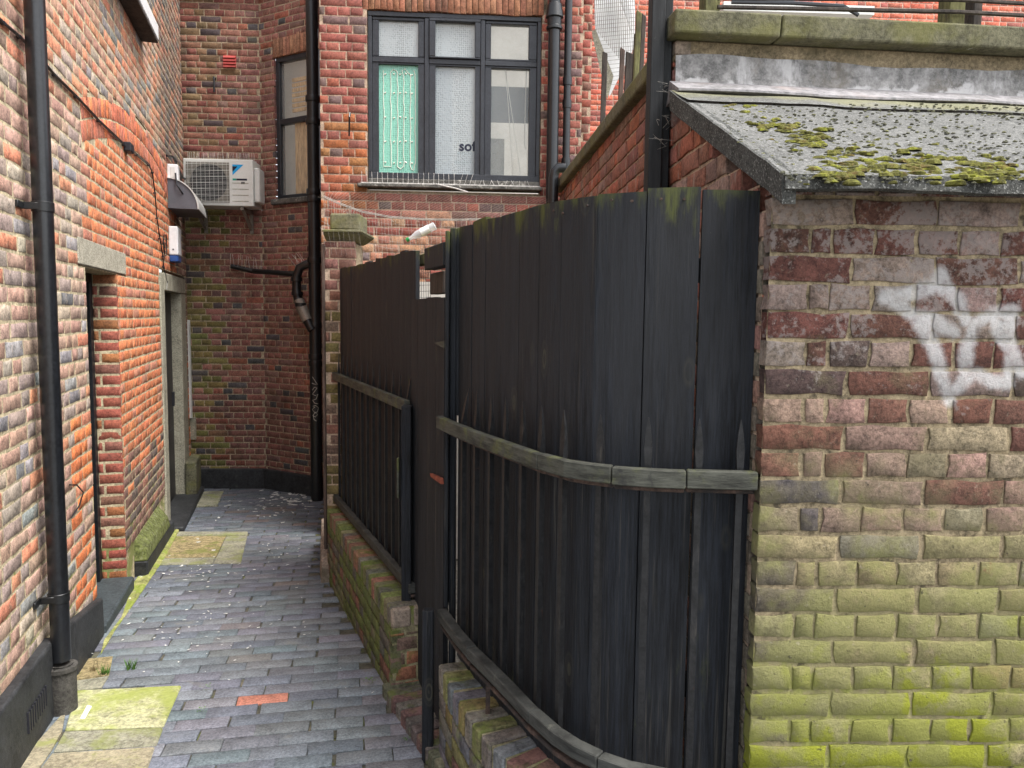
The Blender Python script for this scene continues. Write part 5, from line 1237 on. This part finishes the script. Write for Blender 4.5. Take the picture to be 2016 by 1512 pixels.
# bird netting and bottle
nt = MB(); rn = random.Random(17)
top = [(637, 388), (668, 402), (712, 418), (765, 428), (830, 433), (900, 434), (980, 432), (1062, 428)]
tp = [at_y(x, y, 6.3) for x, y in top]
nt.tube(tp, .004, 5); nt.tube([p+Vector((0, .02, .012)) for p in tp], .003, 4)
for i in range(60):
    u = i/59*(len(tp)-1.001); p = tp[int(u)].lerp(tp[int(u)+1], u-int(u)); q = p+Vector((rn.uniform(-.02, .05)+.02, -.15, -.30-.1*rn.random())); nt.tube([p, p.lerp(q, .5)+Vector((rn.uniform(-.01, .01), 0, 0)), q], .0011, 3)
    q2 = WW.p(.0+u/7*2.3, 2.93, .02); nt.tube([p, q2], .0009, 3)
for k in range(5): nt.tube([p+Vector((0, -.03*k, -.05*(k+1)+.01*math.sin(i*2+k))) for i, p in enumerate(tp)], .0010, 3)
for k in range(46): p = tp[rn.randrange(7)].lerp(tp[rn.randrange(1, 3)], rn.random()); u = rn.random()*(len(tp)-1.001); p = tp[int(u)].lerp(tp[int(u)+1], u-int(u)); nt.tube([p, p+Vector((rn.uniform(-.05, .05), rn.uniform(-.02, .02), rn.uniform(-.05, .03)))], .002, 3)
tag(nt.build('bird_netting', m_net), 'sagging grey bird netting strung below the wide window', 'netting')
bt = thing('plastic_bottle', 'clear plastic bottle with green cap caught in the bird netting', 'bottle', at_y(825, 460, 6.1))
P, Qb = at_y(857, 444, 6.1), at_y(800, 473, 6.1); ax = (Qb-P)
MB().tube([P, P+ax*.02, P+ax*.62, P+ax*.80, P+ax*.9], [.02, .032, .032, .016, .013], 14).build('body', m_bottle, bt)
MB().tube([P+ax*.9, P+ax*1.0], .017, 12).build('cap', m_green, bt)
MB().tube([P+ax*.2, P+ax*.5], .0325, 14, False).build('paper_label', m_whgl, bt)
# pier netting
pn = MB()
for i in range(8): x = c0.x+.01+i*(c1.x-c0.x)/8; pn.tube([(x, PY-.065, zt_+.06), (x+.01*(i % 2), PY-.03, zt_-.03), (x+.012, PY-.01, zt_-.10)], .001, 3)
tag(pn.build('bird_netting', m_net), 'loose netting threads hanging from the stone cap of the brick pier', 'netting')

# ================================================================== small things on the ground
dr = MB(); rn = random.Random(23)
def blob(P, rx, ry, a):
    n = 7; vs = [P+Vector((0, 0, .0025))]
    for i in range(n): t = 2*math.pi*i/n; x = rx*math.cos(t)*rn.uniform(.6, 1.3); y = ry*math.sin(t)*rn.uniform(.6, 1.3); vs.append(P+Vector((x*math.cos(a)-y*math.sin(a), x*math.sin(a)+y*math.cos(a), .0005)))
    dr.add(vs, [(0, 1+i, 1+(i+1) % n) for i in range(n)])
def scat(x, y, sx_, sy_, n, r):
    for _ in range(n):
        p = ground(rn.gauss(x, sx_), rn.gauss(y, sy_))
        if inside((p.x, p.y), alley): p.z = zg(p.y)+.006; blob(p, r*rn.uniform(.4, 1.5), r*rn.uniform(.2, .7), rn.random()*3)
scat(575, 985, 26, 8, 55, .04); scat(520, 1005, 50, 14, 45, .022); scat(400, 1125, 60, 14, 40, .016); scat(450, 1200, 110, 40, 34, .011); scat(500, 1300, 150, 80, 20, .009); scat(330, 1230, 60, 40, 30, .01); scat(420, 1075, 20, 8, 3, .03); scat(560, 1090, 50, 30, 30, .012)
dr.build('droppings', m_drop, None, kind='stuff')
tag(dr and bpy.data.objects['droppings'], 'white bird droppings spattered over the dark brick paving', 'droppings')
def tuft(x, y, n, h, label, col=m_grass, spread=.02):
    P = ground(x, y); mb = MB(); r_ = random.Random(x)
    for i in range(n):
        a = r_.random()*6.28; o = Vector((r_.uniform(-spread, spread), r_.uniform(-spread, spread), -.005)); l = h*r_.uniform(.5, 1.1); t = Vector((math.cos(a)*l*.5, math.sin(a)*l*.5, l)); w = Vector((-math.sin(a), math.cos(a), 0))*.0022
        b = P+o; m1_ = b+t*.55+Vector((0, 0, l*.08)); mb.add([b-w, b+w, m1_+w*.8, m1_-w*.8, b+t], [(0, 1, 2, 3), (3, 2, 4)])
    tag(mb.build('grass_tuft', col), label, 'grass')
tuft(258, 1318, 34, .06, 'bright green grass tuft growing in a paving joint near the downpipe')
tuft(206, 1328, 46, .05, 'grass tuft at the edge of the sandy patch beside the gully collar')
tuft(184, 1322, 20, .06, 'dry yellow grass in the sandy patch beside the gully collar', m_grav)
def weed(x, y, n, r, label, z=None):
    P = ground(x, y); mb = MB(); r_ = random.Random(int(x*7+y))
    for i in range(n):
        a = r_.random()*6.28; q = P+Vector((math.cos(a)*r*r_.random(), math.sin(a)*r*r_.random(), .004+.02*r_.random())); s = r*.35*r_.uniform(.6, 1.2); u = Vector((math.cos(a), math.sin(a), .3))*s; v = Vector((-math.sin(a), math.cos(a), 0))*s*.6
        mb.add([q, q+u*.5+v, q+u, q+u*.5-v], [(0, 1, 2, 3)])
    tag(mb.build('weed', m_grass), label, 'weed')
weed(728, 1345, 14, .03, 'small leafy weed in the paving beside the gate threshold')
weed(405, 1358, 9, .025, 'tiny weed in the joint just right of the mossy slab')
weed(398, 1402, 10, .025, 'narrow weed in the joint right of the slabs, nearest the camera')
weed(798, 1460, 8, .02, 'tiny weed at the foot of the near low wall')
st_ = ground(168, 1405); tag(MB().hexa([ground(158, 1418)+Vector((0, 0, .005)), ground(167, 1419)+Vector((0, 0, .005)), ground(181, 1394)+Vector((0, 0, .005)), ground(172, 1392)+Vector((0, 0, .005)), ground(158, 1418)+Vector((0, 0, .010)), ground(167, 1419)+Vector((0, 0, .010)), ground(181, 1394)+Vector((0, 0, .010)), ground(172, 1392)+Vector((0, 0, .010))]).build('paper_scrap', m_whgl), 'white paper scrap lying on the mossy slab beside the downpipe', 'litter')

GROUPS = {'bird_spikes': 'bird spike strips', 'dwarf_wall': 'low brick walls along the fence', 'fence_panel': 'black timber fence panels', 'iron_railing': 'spiked iron railings', 'gate_post': 'posts of the timber gate', 'grass_tuft': 'grass tufts by the gully', 'weed': 'small weeds in the paving', 'drain_pipe': 'black pipes beside the wide window', 'bird_netting': 'bird netting'}
for o in scn.objects:
    k = o.name.split('.')[0]
    if o.parent is None and k in GROUPS: o['group'] = GROUPS[k]
